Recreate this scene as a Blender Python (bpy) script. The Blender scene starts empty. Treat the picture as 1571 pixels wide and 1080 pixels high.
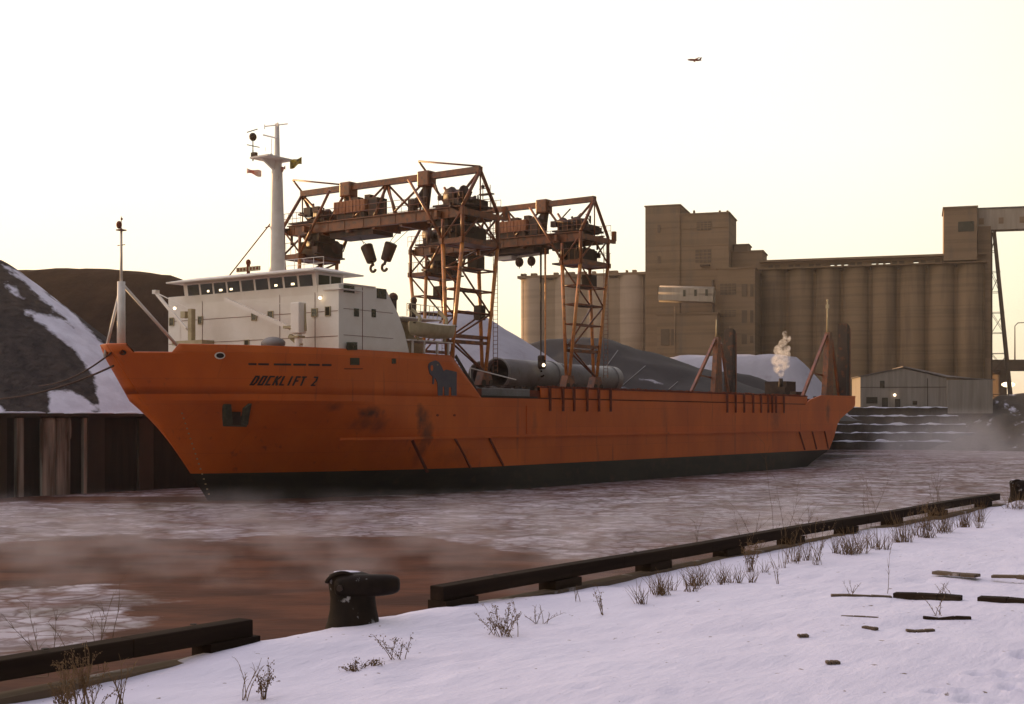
import bpy, bmesh, math, random
from mathutils import Vector, Matrix, noise
random.seed(7)
R = math.radians
sc = bpy.context.scene
COL = sc.collection

# ------------------------------------------------------------------ camera
H = 6.0            # eye height above the water, metres
F = 2000.0         # focal length in photo pixels
cd = bpy.data.cameras.new('camera'); cam = bpy.data.objects.new('camera', cd); COL.objects.link(cam)
cd.sensor_width = 36; cd.lens = F/1571*36; cd.shift_y = 102/1571; cd.clip_start = .1; cd.clip_end = 9000
cam.location = (0, 0, H); cam.rotation_euler = (R(90), 0, 0); sc.camera = cam

# ------------------------------------------------------------------ light
HAZE = .00013
GLOW = (.7, 7.6)      # haze glow opposite the sun and toward it, before the background strength
SUN_EL, SUN_AZ = 5.0, -57.0       # azimuth from +Y, positive to the right
w = bpy.data.worlds.new('World'); sc.world = w; w.use_nodes = True
nt = w.node_tree; bg = nt.nodes['Background']
sky = nt.nodes.new('ShaderNodeTexSky'); sky.sky_type = 'NISHITA'; sky.sun_disc = False
sky.sun_elevation = R(SUN_EL); sky.sun_rotation = R(SUN_AZ)
sky.air_density = 1.0; sky.dust_density = 4.0; sky.ozone_density = 2.0
bg.inputs[1].default_value = .12
# thin high haze lit by the low sun: a broad warm glow round the sun's direction, laid over the clear sky
def wn(t, **k):
    q = nt.nodes.new(t)
    for a, b in k.items(): setattr(q, a, b)
    return q
_a = R(SUN_AZ); _tc = wn('ShaderNodeTexCoord'); _dot = wn('ShaderNodeVectorMath', operation='DOT_PRODUCT'); _dot.inputs[1].default_value = (math.sin(_a), math.cos(_a), 0)
nt.links.new(_tc.outputs['Generated'], _dot.inputs[0])
_g = wn('ShaderNodeMapRange', interpolation_type='SMOOTHSTEP'); _g.inputs[1].default_value = -.45; _g.inputs[2].default_value = .38; _g.inputs[3].default_value = GLOW[0]; _g.inputs[4].default_value = GLOW[1]
nt.links.new(_dot.outputs['Value'], _g.inputs[0])
_sp = wn('ShaderNodeSeparateXYZ'); nt.links.new(_tc.outputs['Generated'], _sp.inputs[0])
_r = wn('ShaderNodeValToRGB'); _r.color_ramp.elements[0].position = 0; _r.color_ramp.elements[0].color = (1, .68, .40, 1)
_r.color_ramp.elements[1].position = 1; _r.color_ramp.elements[1].color = (.93, .87, 1.08, 1)
for p, c in ((.03, (1, .82, .58, 1)), (.09, (1, .91, .68, 1)), (.20, (1, .935, .79, 1)), (.34, (1, .93, .80, 1)), (.6, (.98, .88, .92, 1))):
    e = _r.color_ramp.elements.new(p); e.color = c
nt.links.new(_sp.outputs[2], _r.inputs[0])
_m = wn('ShaderNodeVectorMath', operation='SCALE'); nt.links.new(_r.outputs[0], _m.inputs[0]); nt.links.new(_g.outputs[0], _m.inputs[3])
_t = wn('ShaderNodeVectorMath', operation='MULTIPLY'); _t.inputs[1].default_value = (1.0, .77, .58); nt.links.new(sky.outputs[0], _t.inputs[0])
_ad = wn('ShaderNodeVectorMath', operation='ADD'); nt.links.new(_t.outputs[0], _ad.inputs[0]); nt.links.new(_m.outputs[0], _ad.inputs[1])
nt.links.new(_ad.outputs[0], bg.inputs[0])
sl = bpy.data.lights.new('sun', 'SUN'); sun = bpy.data.objects.new('sun', sl); COL.objects.link(sun)
sl.energy = 5.0; sl.angle = R(.5); sl.color = (1.0, .60, .26)
az, el = R(SUN_AZ), R(SUN_EL)
sdir = Vector((math.sin(az)*math.cos(el), math.cos(az)*math.cos(el), math.sin(el)))
sun.rotation_euler = sdir.to_track_quat('Z', 'Y').to_euler(); sun.location = (-60, 40, 60)
vs = sc.view_settings; vs.view_transform = 'Standard'; vs.look = 'None'; vs.gamma = 1; vs.exposure = 0.3
sc.cycles.volume_step_rate = 1.0; sc.cycles.volume_bounces = 1; sc.cycles.max_bounces = 6

# ------------------------------------------------------------------ frames: turn a measured picture point into a real place
def ray(px, py): return (px-785.5)/F, (642-py)/F
class Frame:
    def __init__(s, ox, oy, ang): s.o = (ox, oy); s.a = ang; s.ex = (math.cos(ang), math.sin(ang)); s.ey = (-math.sin(ang), math.cos(ang))
    def aty(s, px, py, y):
        r, v = ray(px, py); Y = (y+s.o[0]*s.ey[0]+s.o[1]*s.ey[1])/(r*s.ey[0]+s.ey[1]); return s.loc(r*Y, Y)[0], H+v*Y
    def atx(s, px, py, x):
        r, v = ray(px, py); Y = (x+s.o[0]*s.ex[0]+s.o[1]*s.ex[1])/(r*s.ex[0]+s.ex[1]); return s.loc(r*Y, Y)[1], H+v*Y
    def loc(s, X, Y): dx, dy = X-s.o[0], Y-s.o[1]; return dx*s.ex[0]+dy*s.ex[1], dx*s.ey[0]+dy*s.ey[1]
    def wor(s, x, y, z=0): return Vector((s.o[0]+x*s.ex[0]+y*s.ey[0], s.o[1]+x*s.ex[1]+y*s.ey[1], z))
def P(px, py, Y): r, v = ray(px, py); return Vector((r*Y, Y, H+v*Y))
def G0(px, py, z): r, v = ray(px, py); Y = (z-H)/v; return Vector((r*Y, Y, z))      # on a level surface
ANG = math.atan2(.81309, .58217)
SH = Frame(-22.2, 95.2, ANG)             # ship: x = aft from the stem, y = -w (w to port), z above water

# ------------------------------------------------------------------ mesh helpers
class MB:
    def __init__(s): s.v = []; s.f = []; s.m = []; s.sm = []
    def face(s, idx, m=0, sm=False): s.f.append(idx); s.m.append(m); s.sm.append(sm)
    def box(s, c, d, rz=0, m=0, taper=1.0):
        c = Vector(c); hx, hy, hz = d[0]/2, d[1]/2, d[2]/2; b = len(s.v); cr, sr = math.cos(rz), math.sin(rz)
        for z, k in ((-hz, 1), (hz, taper)):
            for x, y in ((-hx, -hy), (hx, -hy), (hx, hy), (-hx, hy)):
                x *= k; y *= k; s.v.append(c+Vector((x*cr-y*sr, x*sr+y*cr, z)))
        for q in ((3, 2, 1, 0), (4, 5, 6, 7), (0, 1, 5, 4), (1, 2, 6, 5), (2, 3, 7, 6), (3, 0, 4, 7)): s.face([b+i for i in q], m)
        return s
    def bar(s, a, b_, wd, ht, m=0, up=(0, 0, 1)):
        a, b_ = Vector(a), Vector(b_); t = (b_-a).normalized(); u = Vector(up)
        if abs(t.dot(u)) > .98: u = Vector((1, 0, 0))
        sd = t.cross(u).normalized(); u = sd.cross(t).normalized(); b = len(s.v)
        for p in (a, b_):
            for i, j in ((-1, -1), (1, -1), (1, 1), (-1, 1)): s.v.append(p+sd*(i*wd/2)+u*(j*ht/2))
        for q in ((0, 1, 2, 3), (7, 6, 5, 4), (0, 4, 5, 1), (1, 5, 6, 2), (2, 6, 7, 3), (3, 7, 4, 0)): s.face([b+i for i in q], m)
        return s
    def tube(s, a, b_, r, r2=None, n=10, m=0, caps=True):
        a, b_ = Vector(a), Vector(b_); r2 = r if r2 is None else r2; t = (b_-a).normalized()
        u = Vector((0, 0, 1)) if abs(t.z) < .9 else Vector((1, 0, 0)); sd = t.cross(u).normalized(); u = sd.cross(t); b = len(s.v)
        for p, q in ((a, r), (b_, r2)):
            for i in range(n): A = 2*math.pi*i/n; s.v.append(p+(sd*math.cos(A)+u*math.sin(A))*q)
        for i in range(n): j = (i+1) % n; s.face([b+i, b+n+i, b+n+j, b+j], m, n > 5)
        if caps: s.face([b+i for i in range(n)], m); s.face([b+n+i for i in reversed(range(n))], m)
        return s
    def path(s, pts, r, n=5, m=0):
        for i in range(len(pts)-1):
            ra = r[i] if isinstance(r, (list, tuple)) else r; rb = r[i+1] if isinstance(r, (list, tuple)) else r
            s.tube(pts[i], pts[i+1], ra, rb, n, m, False)
        return s
    def lathe(s, c, prof, n=24, m=0, ax='z'):
        c = Vector(c); b = len(s.v)
        for r_, h in prof:
            for i in range(n):
                A = 2*math.pi*i/n; x, y = r_*math.cos(A), r_*math.sin(A)
                s.v.append(c+(Vector((x, y, h)) if ax == 'z' else Vector((h, x, y)) if ax == 'x' else Vector((x, h, y))))
        for k in range(len(prof)-1):
            for i in range(n): j = (i+1) % n; s.face([b+k*n+i, b+k*n+j, b+(k+1)*n+j, b+(k+1)*n+i], m, True)
        return s
    def prism(s, pa, off, m=0, bm_=None):
        off = Vector(off); n = len(pa); b = len(s.v); s.v += [Vector(p) for p in pa]+[Vector(p)+off for p in pa]
        s.face(list(range(b, b+n)), m); s.face([b+n+i for i in reversed(range(n))], m)
        for i in range(n): j = (i+1) % n; s.face([b+i, b+n+i, b+n+j, b+j], bm_ if bm_ is not None else m)
        return s
    def grid(s, rows, m=0, sm=True, flip=False):
        b = len(s.v); nc = len(rows[0])
        for r_ in rows: s.v += [Vector(p) for p in r_]
        for i in range(len(rows)-1):
            for j in range(nc-1):
                q = [b+i*nc+j, b+i*nc+j+1, b+(i+1)*nc+j+1, b+(i+1)*nc+j]
                s.face(q[::-1] if flip else q, m, sm)
        return s
    def ball(s, c, r, n=10, m=0, sc_=(1, 1, 1)):
        c = Vector(c); k = max(4, n//2+1); rows = []
        for i in range(k+1):
            t = math.pi*i/k
            rows.append([c+Vector((math.sin(t)*math.cos(2*math.pi*j/n)*sc_[0]*r, math.sin(t)*math.sin(2*math.pi*j/n)*sc_[1]*r, math.cos(t)*sc_[2]*r)) for j in range(n+1)])
        return s.grid(rows, m, True, True)
    def build(s, name, mats, parent=None, loc=None, rz=0, fix=True):
        me = bpy.data.meshes.new(name); me.from_pydata([tuple(p) for p in s.v], [], s.f)
        if not isinstance(mats, (list, tuple)): mats = [mats]
        for q in mats: me.materials.append(q)
        me.polygons.foreach_set('material_index', s.m); me.polygons.foreach_set('use_smooth', s.sm); me.update()
        if fix:
            bm = bmesh.new(); bm.from_mesh(me); bmesh.ops.recalc_face_normals(bm, faces=bm.faces); bm.to_mesh(me); bm.free()
        o = bpy.data.objects.new(name, me); COL.objects.link(o)
        if parent: o.parent = parent
        if loc is not None: o.location = loc
        o.rotation_euler.z = rz
        return o
def tag(o, label=None, cat=None, group=None, kind=None):
    if label: o['label'] = label
    if cat: o['category'] = cat
    if group: o['group'] = group
    if kind: o['kind'] = kind
    return o
def empty(name, loc, rz=0, **k):
    o = bpy.data.objects.new(name, None); COL.objects.link(o); o.location = loc; o.rotation_euler.z = rz; o.empty_display_size = .5
    return tag(o, **k)
def bevel(o, wd=.03, seg=2):
    m = o.modifiers.new('bevel', 'BEVEL'); m.width = wd; m.segments = seg; m.limit_method = 'ANGLE'; return o
def fbm(x, y, z=0, o=4): return noise.fractal(Vector((x, y, z)), 1.0, 2.0, o)

# ------------------------------------------------------------------ materials
def mat(name, c1, c2=None, rough=.7, scale=1.0, stretch=(1, 1, 1), bump=.0, bscale=None, metal=0, spec=.3, c3=None, s3=None, st3=(1, 1, 1), th3=(.55, .7), emit=None, strata=None):
    m = bpy.data.materials.new(name); m.use_nodes = True; n = m.node_tree.nodes; L = m.node_tree.links; b = n['Principled BSDF']
    b.inputs['Roughness'].default_value = rough; b.inputs['Metallic'].default_value = metal; b.inputs['Specular IOR Level'].default_value = spec
    tc = n.new('ShaderNodeTexCoord')
    def nz(sc_, st, det=5):
        mp = n.new('ShaderNodeMapping'); mp.inputs['Scale'].default_value = st; L.new(tc.outputs['Object'], mp.inputs[0])
        t = n.new('ShaderNodeTexNoise'); t.inputs['Scale'].default_value = sc_; t.inputs['Detail'].default_value = det; t.inputs['Roughness'].default_value = .6
        L.new(mp.outputs[0], t.inputs['Vector']); return t.outputs[0]
    if c2 is None: c2 = tuple(x*.72 for x in c1)
    mx = n.new('ShaderNodeMix'); mx.data_type = 'RGBA'; mx.inputs[6].default_value = (*c1, 1); mx.inputs[7].default_value = (*c2, 1)
    rp = n.new('ShaderNodeMapRange'); rp.inputs[1].default_value = .35; rp.inputs[2].default_value = .65
    L.new(nz(scale, stretch), rp.inputs[0]); L.new(rp.outputs[0], mx.inputs[0]); col = mx.outputs[2]
    if c3:
        m3 = n.new('ShaderNodeMix'); m3.data_type = 'RGBA'; m3.inputs[7].default_value = (*c3, 1); L.new(col, m3.inputs[6])
        r3 = n.new('ShaderNodeMapRange'); r3.inputs[1].default_value = th3[0]; r3.inputs[2].default_value = th3[1]
        L.new(nz(s3 or scale*3, st3), r3.inputs[0]); L.new(r3.outputs[0], m3.inputs[0]); col = m3.outputs[2]
    if strata:
        ms = n.new('ShaderNodeMix'); ms.data_type = 'RGBA'; ms.blend_type = 'MULTIPLY'; k = 1-strata[1]; ms.inputs[7].default_value = (k, k, k, 1); L.new(col, ms.inputs[6])
        rs_ = n.new('ShaderNodeMapRange'); rs_.inputs[1].default_value = .5; rs_.inputs[2].default_value = .56; L.new(nz(strata[0], (.015, .015, 1), 2), rs_.inputs[0]); L.new(rs_.outputs[0], ms.inputs[0]); col = ms.outputs[2]
    L.new(col, b.inputs['Base Color'])
    if bump:
        bp = n.new('ShaderNodeBump'); bp.inputs['Strength'].default_value = min(1, bump*4); bp.inputs['Distance'].default_value = bump
        L.new(nz(bscale or scale*4, stretch), bp.inputs['Height']); L.new(bp.outputs[0], b.inputs['Normal'])
    if emit: b.inputs['Emission Color'].default_value = (*emit[0], 1); b.inputs['Emission Strength'].default_value = emit[1]
    return m
M = {}
M['hull'] = mat('hull_orange_paint', (.70, .138, .008), (.58, .105, .007), rough=.5, scale=.25, stretch=(1, 1, .4), bump=.02, bscale=.9, spec=.35, c3=(.18, .05, .015), s3=1.3, st3=(1, 1, .09), th3=(.62, .84))
M['boot'] = mat('hull_black_antifouling', (.020, .017, .012), (.035, .028, .016), rough=.6, scale=.6, stretch=(.4, 1, 1.5), c3=(.05, .03, .018), s3=.8)
M['white'] = mat('ship_white_paint', (.90, .84, .76), (.82, .75, .66), rough=.5, scale=.5, bump=.004, bscale=1.5, c3=(.36, .24, .16), s3=1.6, st3=(1, 1, .1), th3=(.66, .82))
M['mastw'] = mat('mast_white_paint', (.80, .74, .68), (.70, .63, .56), rough=.45, scale=1, c3=(.4, .26, .16), s3=2, st3=(1, 1, .2), th3=(.68, .8))
M['cream'] = mat('cream_deck_paint', (.50, .42, .26), (.38, .31, .18), rough=.6, scale=1.5)
M['win'] = mat('window_glass_dark', (.02, .018, .012), (.035, .03, .018), rough=.12, spec=.6, scale=.7)
M['glassy'] = mat('wheelhouse_glass', (.03, .03, .015), (.07, .065, .04), rough=.15, spec=.35, scale=.5)
M['dark'] = mat('dark_steel', (.035, .022, .015), (.06, .035, .02), rough=.7, scale=2)
M['crane'] = mat('crane_orange_paint', (.27, .072, .010), (.13, .034, .007), rough=.38, scale=1.2, stretch=(1, 1, .5), spec=.5, bump=.004, bscale=9, c3=(.09, .035, .018), s3=2.2, th3=(.5, .66))
M['leg'] = mat('crane_leg_sungold_paint', (.70, .29, .07), (.50, .17, .04), rough=.3, scale=1.4, spec=.6, c3=(.12, .05, .025), s3=2.2, th3=(.56, .7))  # low sun's gold is put into the leg colour, brighter than the crane
M['mach'] = mat('greasy_machinery', (.022, .010, .006), (.08, .024, .008), rough=.55, scale=1.5, spec=.4, bump=.02, bscale=4)
M['house'] = mat('machinery_house_paint', (.40, .16, .07), (.30, .11, .045), rough=.55, scale=2, bump=.01, bscale=5)
M['rust'] = mat('rusty_steel', (.22, .045, .014), (.13, .03, .012), rough=.8, scale=1.5)
M['slab'] = mat('dark_post_paint', (.05, .03, .02), (.035, .022, .016), rough=.6, scale=.8, c3=(.2, .06, .02), s3=1.2)
M['rope'] = mat('steel_rope', (.05, .03, .02), rough=.6)
M['hawser'] = mat('mooring_hawser', (.09, .05, .035), rough=.9)
M['cyl'] = mat('grey_steel_plate', (.25, .235, .23), (.19, .175, .165), rough=.55, scale=.6, bump=.01, bscale=2, spec=.4, c3=(.14, .08, .05), s3=1.4, th3=(.62, .78))
M['band'] = mat('rust_brown_ring', (.20, .08, .045), (.13, .06, .04), rough=.7, scale=2)
M['lamp'] = mat('lit_lamp', (1, .9, .7), rough=.5, emit=((1, .78, .5), 3.0))
M['lampdim'] = mat('lit_room_light', (1, .9, .7), rough=.5, emit=((1, .82, .5), 2.2))
M['emblem'] = mat('emblem_grey', (.085, .08, .10), (.11, .10, .11), rough=.6, scale=2)
M['letter'] = mat('lettering_black', (.02, .014, .012), (.035, .02, .014), rough=.6, scale=3)
M['mark'] = mat('draught_mark_pale', (.42, .30, .16), rough=.7)
M['green'] = mat('anchor_pocket_green', (.10, .10, .065), (.06, .055, .035), rough=.8, scale=3, bump=.02, bscale=6)
M['coal'] = mat('coal_heap', (.045, .038, .036), (.075, .06, .052), rough=.95, scale=.35, bump=.25, bscale=1.6, spec=.1)
M['coalfar'] = mat('coal_heap_far', (.038, .019, .010), (.062, .032, .017), rough=.95, scale=.25, stretch=(1, 1, .15), bump=.4, bscale=.8, spec=.05)
M['tarp'] = mat('grey_tarpaulin', (.015, .011, .010), (.028, .021, .019), rough=.75, scale=.15, bump=.12, bscale=.7, spec=.2, c3=(.30, .29, .32), s3=.16, th3=(.68, .72))
M['snowfar'] = mat('snow_far', (.68, .67, .74), (.55, .54, .62), rough=.9, scale=.12, bump=.15, bscale=.5)
M['conc'] = mat('silo_concrete', (.24, .155, .085), (.185, .118, .062), rough=.9, scale=.06, stretch=(1, 1, .5), bump=.05, bscale=.3, c3=(.11, .07, .04), s3=.35, st3=(1, 1, .08), th3=(.5, .75), strata=(.8, .16))
M['conc2'] = mat('pale_silo_concrete', (.36, .26, .18), (.29, .21, .14), rough=.9, scale=.05, stretch=(1, 1, 3), c3=(.26, .19, .135), s3=.35, st3=(1, 1, .1), th3=(.5, .8), strata=(.5, .13))
M['conc3'] = mat('workhouse_concrete', (.27, .18, .11), (.22, .145, .085), rough=.9, scale=.08, stretch=(1, 1, 2), c3=(.17, .125, .09), s3=.3, st3=(1, 1, .15), th3=(.52, .75), strata=(.6, .15))
M['gal'] = mat('gallery_metal', (.42, .35, .28), (.33, .27, .21), rough=.85, spec=.1, scale=.3, stretch=(3, 3, .3))
M['shed'] = mat('shed_metal', (.27, .235, .20), (.20, .17, .14), rough=.6, scale=.5, stretch=(3, 3, .2), bump=.02, bscale=3)
M['roofd'] = mat('shed_roof', (.09, .065, .05), (.16, .14, .13), rough=.8, scale=.4)
M['step'] = mat('terrace_dark', (.035, .024, .013), (.06, .042, .024), rough=.95, scale=.5, bump=.15, bscale=1.5, c3=(.4, .38, .42), s3=.35, th3=(.68, .74))
M['quay'] = mat('quay_concrete', (.085, .06, .042), (.055, .04, .03), rough=.95, scale=.4, stretch=(1, 1, .3), bump=.06, bscale=1.5)
M['quayp'] = mat('quay_pale_frost', (.62, .55, .48), (.12, .085, .06), rough=.95, scale=1.0, stretch=(2.2, 2.2, .10), bump=.05, bscale=3)
M['quayd'] = mat('quay_timber_dark', (.022, .015, .010), (.04, .026, .017), rough=.95, scale=1.0, stretch=(2, 2, .2), bump=.05)
M['timber'] = mat('tarred_timber', (.020, .012, .008), (.038, .024, .014), rough=.95, spec=.08, scale=1.5, stretch=(.25, 4, 4), bump=.03, bscale=5, c3=(.12, .09, .06), s3=2.5, st3=(.2, 2, 2), th3=(.62, .8))
M['timberl'] = mat('weathered_timber', (.17, .115, .07), (.10, .07, .045), rough=.9, scale=2, stretch=(.3, 4, 4), bump=.03, bscale=6, c3=(.6, .55, .55), s3=1.5, th3=(.58, .68))
M['iron'] = mat('cast_iron_bollard', (.011, .0065, .004), (.026, .016, .009), rough=.65, scale=4, bump=.02, bscale=18, spec=.12, c3=(.32, .30, .29), s3=7, th3=(.63, .68))
M['weed'] = mat('dry_weed', (.13, .075, .034), (.21, .13, .06), rough=.9, scale=8)
M['weedp'] = mat('pale_dry_weed', (.14, .085, .05), (.20, .13, .08), rough=.9, scale=8)
M['bank'] = mat('brushy_bank', (.10, .075, .05), (.06, .045, .03), rough=.95, scale=.25, bump=.4, bscale=.8, c3=(.6, .58, .65), s3=.3, th3=(.6, .68))
M['road'] = mat('road_bridge_concrete', (.10, .065, .04), (.07, .045, .03), rough=.9, scale=.2)
M['flagr'] = mat('flag_red', (.55, .07, .03), (.6, .5, .45), rough=.8, scale=2.5)
M['flagy'] = mat('flag_yellow', (.55, .38, .05), (.10, .08, .04), rough=.8, scale=2.5)

M['winb'] = mat('dusty_factory_glass', (.10, .066, .038), (.14, .09, .055), rough=.4, scale=.3)
M['snowgrey'] = mat('settled_grey_snow', (.46, .44, .49), (.36, .34, .38), rough=.9, scale=.12, stretch=(1, 1, .3), bump=.2, bscale=.5, c3=(.25, .22, .23), s3=.3, th3=(.6, .8))
def snow_mat(name):
    m = bpy.data.materials.new(name); m.use_nodes = True; n = m.node_tree.nodes; L = m.node_tree.links; b = n['Principled BSDF']
    b.inputs['Roughness'].default_value = .75; b.inputs['Specular IOR Level'].default_value = .15
    tc = n.new('ShaderNodeTexCoord')
    t = n.new('ShaderNodeTexNoise'); t.inputs['Scale'].default_value = .8; t.inputs['Detail'].default_value = 6; L.new(tc.outputs['Object'], t.inputs['Vector'])
    mx = n.new('ShaderNodeMix'); mx.data_type = 'RGBA'; mx.inputs[6].default_value = (.82, .78, .88, 1); mx.inputs[7].default_value = (.74, .69, .79, 1)
    L.new(t.outputs[0], mx.inputs[0])
    # bits of grit and dead leaf lying in the snow
    g = n.new('ShaderNodeTexNoise'); g.inputs['Scale'].default_value = 9; g.inputs['Detail'].default_value = 3; L.new(tc.outputs['Object'], g.inputs['Vector'])
    gr = n.new('ShaderNodeMapRange'); gr.inputs[1].default_value = .70; gr.inputs[2].default_value = .74; L.new(g.outputs[0], gr.inputs[0])
    m2 = n.new('ShaderNodeMix'); m2.data_type = 'RGBA'; m2.inputs[7].default_value = (.2, .14, .1, 1); L.new(mx.outputs[2], m2.inputs[6]); L.new(gr.outputs[0], m2.inputs[0])
    L.new(m2.outputs[2], b.inputs['Base Color'])
    mp = n.new('ShaderNodeMapping'); mp.inputs['Scale'].default_value = (1.0, 3.2, 1); mp.inputs['Rotation'].default_value = (0, 0, R(25)); L.new(tc.outputs['Object'], mp.inputs[0])
    u = n.new('ShaderNodeTexNoise'); u.inputs['Scale'].default_value = 2.2; u.inputs['Detail'].default_value = 8; u.inputs['Roughness'].default_value = .62; L.new(mp.outputs[0], u.inputs['Vector'])
    bp = n.new('ShaderNodeBump'); bp.inputs['Strength'].default_value = .38; bp.inputs['Distance'].default_value = .08; L.new(u.outputs[0], bp.inputs['Height']); L.new(bp.outputs[0], b.inputs['Normal'])
    return m
M['snow'] = snow_mat('dock_snow')

def attr_mix(name, attr, ma, mb, lo=.4, hi=.6, nscale=.5, namt=.5):
    """Two surface looks divided along an edge that follows a mesh attribute, broken up by noise."""
    m = bpy.data.materials.new(name); m.use_nodes = True; n = m.node_tree.nodes; L = m.node_tree.links
    out = n['Material Output']; pa = n['Principled BSDF']; pb = n.new('ShaderNodeBsdfPrincipled')
    tc = n.new('ShaderNodeTexCoord')
    def fill(p, d):
        p.inputs['Roughness'].default_value = d['rough']; p.inputs['Specular IOR Level'].default_value = d.get('spec', .2)
        mp = n.new('ShaderNodeMapping'); mp.inputs['Scale'].default_value = d.get('st', (1, 1, 1)); L.new(tc.outputs['Object'], mp.inputs[0])
        t = n.new('ShaderNodeTexNoise'); t.inputs['Scale'].default_value = d['scale']; t.inputs['Detail'].default_value = 7; t.inputs['Roughness'].default_value = .62; L.new(mp.outputs[0], t.inputs['Vector'])
        mr = n.new('ShaderNodeMapRange'); mr.inputs[1].default_value = d.get('lo', .38); mr.inputs[2].default_value = d.get('hi', .62); L.new(t.outputs[0], mr.inputs[0])
        mx = n.new('ShaderNodeMix'); mx.data_type = 'RGBA'; mx.inputs[6].default_value = (*d['a'], 1); mx.inputs[7].default_value = (*d['b'], 1)
        L.new(mr.outputs[0], mx.inputs[0]); L.new(mx.outputs[2], p.inputs['Base Color'])
        u = n.new('ShaderNodeTexNoise'); u.inputs['Scale'].default_value = d['bs']; u.inputs['Detail'].default_value = 5; L.new(mp.outputs[0], u.inputs['Vector'])
        bp = n.new('ShaderNodeBump'); bp.inputs['Strength'].default_value = d.get('bstr', .6); bp.inputs['Distance'].default_value = d['bump']; L.new(u.outputs[0], bp.inputs['Height']); L.new(bp.outputs[0], p.inputs['Normal'])
    fill(pa, ma); fill(pb, mb)
    at = n.new('ShaderNodeAttribute'); at.attribute_name = attr
    mp = n.new('ShaderNodeMapping'); mp.inputs['Scale'].default_value = mb.get('est', (1, 1, 1)); L.new(tc.outputs['Object'], mp.inputs[0])
    t = n.new('ShaderNodeTexNoise'); t.inputs['Scale'].default_value = nscale; t.inputs['Detail'].default_value = 7; t.inputs['Roughness'].default_value = .6; L.new(mp.outputs[0], t.inputs['Vector'])
    s1 = n.new('ShaderNodeMath'); s1.operation = 'MULTIPLY_ADD'; s1.inputs[1].default_value = namt; s1.inputs[2].default_value = -namt/2; L.new(t.outputs[0], s1.inputs[0])
    s2 = n.new('ShaderNodeMath'); s2.operation = 'ADD'; L.new(at.outputs['Fac'], s2.inputs[0]); L.new(s1.outputs[0], s2.inputs[1])
    mr = n.new('ShaderNodeMapRange'); mr.inputs[1].default_value = lo; mr.inputs[2].default_value = hi; L.new(s2.outputs[0], mr.inputs[0])
    fac = mr.outputs[0]
    if mb.get('cells'):
        wp_ = n.new('ShaderNodeVectorMath'); wp_.operation = 'MULTIPLY_ADD'; wp_.inputs[1].default_value = (3, 3, 0); L.new(t.outputs['Color'], wp_.inputs[0]); L.new(tc.outputs['Object'], wp_.inputs[2])
        gaps = []
        for sc_, w_ in mb['cells']:
            vo = n.new('ShaderNodeTexVoronoi'); vo.feature = 'DISTANCE_TO_EDGE'; vo.inputs['Scale'].default_value = sc_; vo.inputs['Randomness'].default_value = 1; L.new(wp_.outputs[0], vo.inputs['Vector'])
            g_ = n.new('ShaderNodeMapRange'); g_.inputs[1].default_value = w_*.2; g_.inputs[2].default_value = w_*1.3; g_.inputs[3].default_value = .35; L.new(vo.outputs['Distance'], g_.inputs[0]); gaps.append(g_.outputs[0])
            vc = n.new('ShaderNodeTexVoronoi'); vc.inputs['Scale'].default_value = sc_; L.new(wp_.outputs[0], vc.inputs['Vector']); sv = n.new('ShaderNodeSeparateColor'); L.new(vc.outputs['Color'], sv.inputs[0])
            g2 = n.new('ShaderNodeMapRange'); g2.inputs[1].default_value = 0; g2.inputs[2].default_value = 1; g2.inputs[3].default_value = .62; g2.inputs[4].default_value = 1.12; L.new(sv.outputs[0], g2.inputs[0]); gaps.append(g2.outputs[0])
        for g_ in gaps:
            mu = n.new('ShaderNodeMath'); mu.operation = 'MULTIPLY'; mu.use_clamp = True; L.new(fac, mu.inputs[0]); L.new(g_, mu.inputs[1]); fac = mu.outputs[0]
    mx = n.new('ShaderNodeMixShader'); L.new(fac, mx.inputs[0]); L.new(pa.outputs[0], mx.inputs[1]); L.new(pb.outputs[0], mx.inputs[2]); L.new(mx.outputs[0], out.inputs[0])
    return m
def poly_dist(x, y, poly):
    """signed distance, positive inside"""
    ins = False; best = 1e18; n = len(poly)
    for i in range(n):
        x1, y1 = poly[i]; x2, y2 = poly[(i+1) % n]
        if (y1 > y) != (y2 > y) and x < (x2-x1)*(y-y1)/(y2-y1)+x1: ins = not ins
        dx, dy = x2-x1, y2-y1; t = max(0, min(1, ((x-x1)*dx+(y-y1)*dy)/(dx*dx+dy*dy+1e-12)))
        best = min(best, (x-x1-t*dx)**2+(y-y1-t*dy)**2)
    return math.sqrt(best)*(1 if ins else -1)
def set_attr(o, name, vals):
    a = o.data.attributes.new(name, 'FLOAT', 'POINT'); a.data.foreach_set('value', vals)

# ------------------------------------------------------------------ water with drift ice
def lin(a, b, n): return [a+(b-a)*i/n for i in range(n+1)]
xs = lin(-420, -60, 12)[:-1]+lin(-60, 80, 230)[:-1]+lin(80, 420, 14)
ys = lin(-60, 12, 6)[:-1]+lin(12, 60, 120)[:-1]+lin(60, 300, 130)[:-1]+lin(300, 700, 10)
wb = MB(); wb.grid([[(x, y, 0) for x in xs] for y in ys], sm=False)
ICE = [[(-200, 790), (-60, 770), (318, 772), (520, 770), (900, 750), (1262, 722), (1700, 700), (2600, 760), (1500, 800), (1000, 850), (900, 862), (760, 838), (620, 822), (420, 822), (330, 830), (160, 818), (0, 833), (-200, 850)],
       [(-300, 905), (0, 903), (150, 900), (232, 908), (240, 925), (180, 945), (240, 962), (160, 975), (60, 1010), (-200, 1040)],
       [(1262, 722), (1200, 700), (1275, 694), (1700, 690), (1750, 712)]]
ICEW = [[tuple(G0(px, py, 0))[:2] for px, py in pl] for pl in ICE]
vals = []
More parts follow.
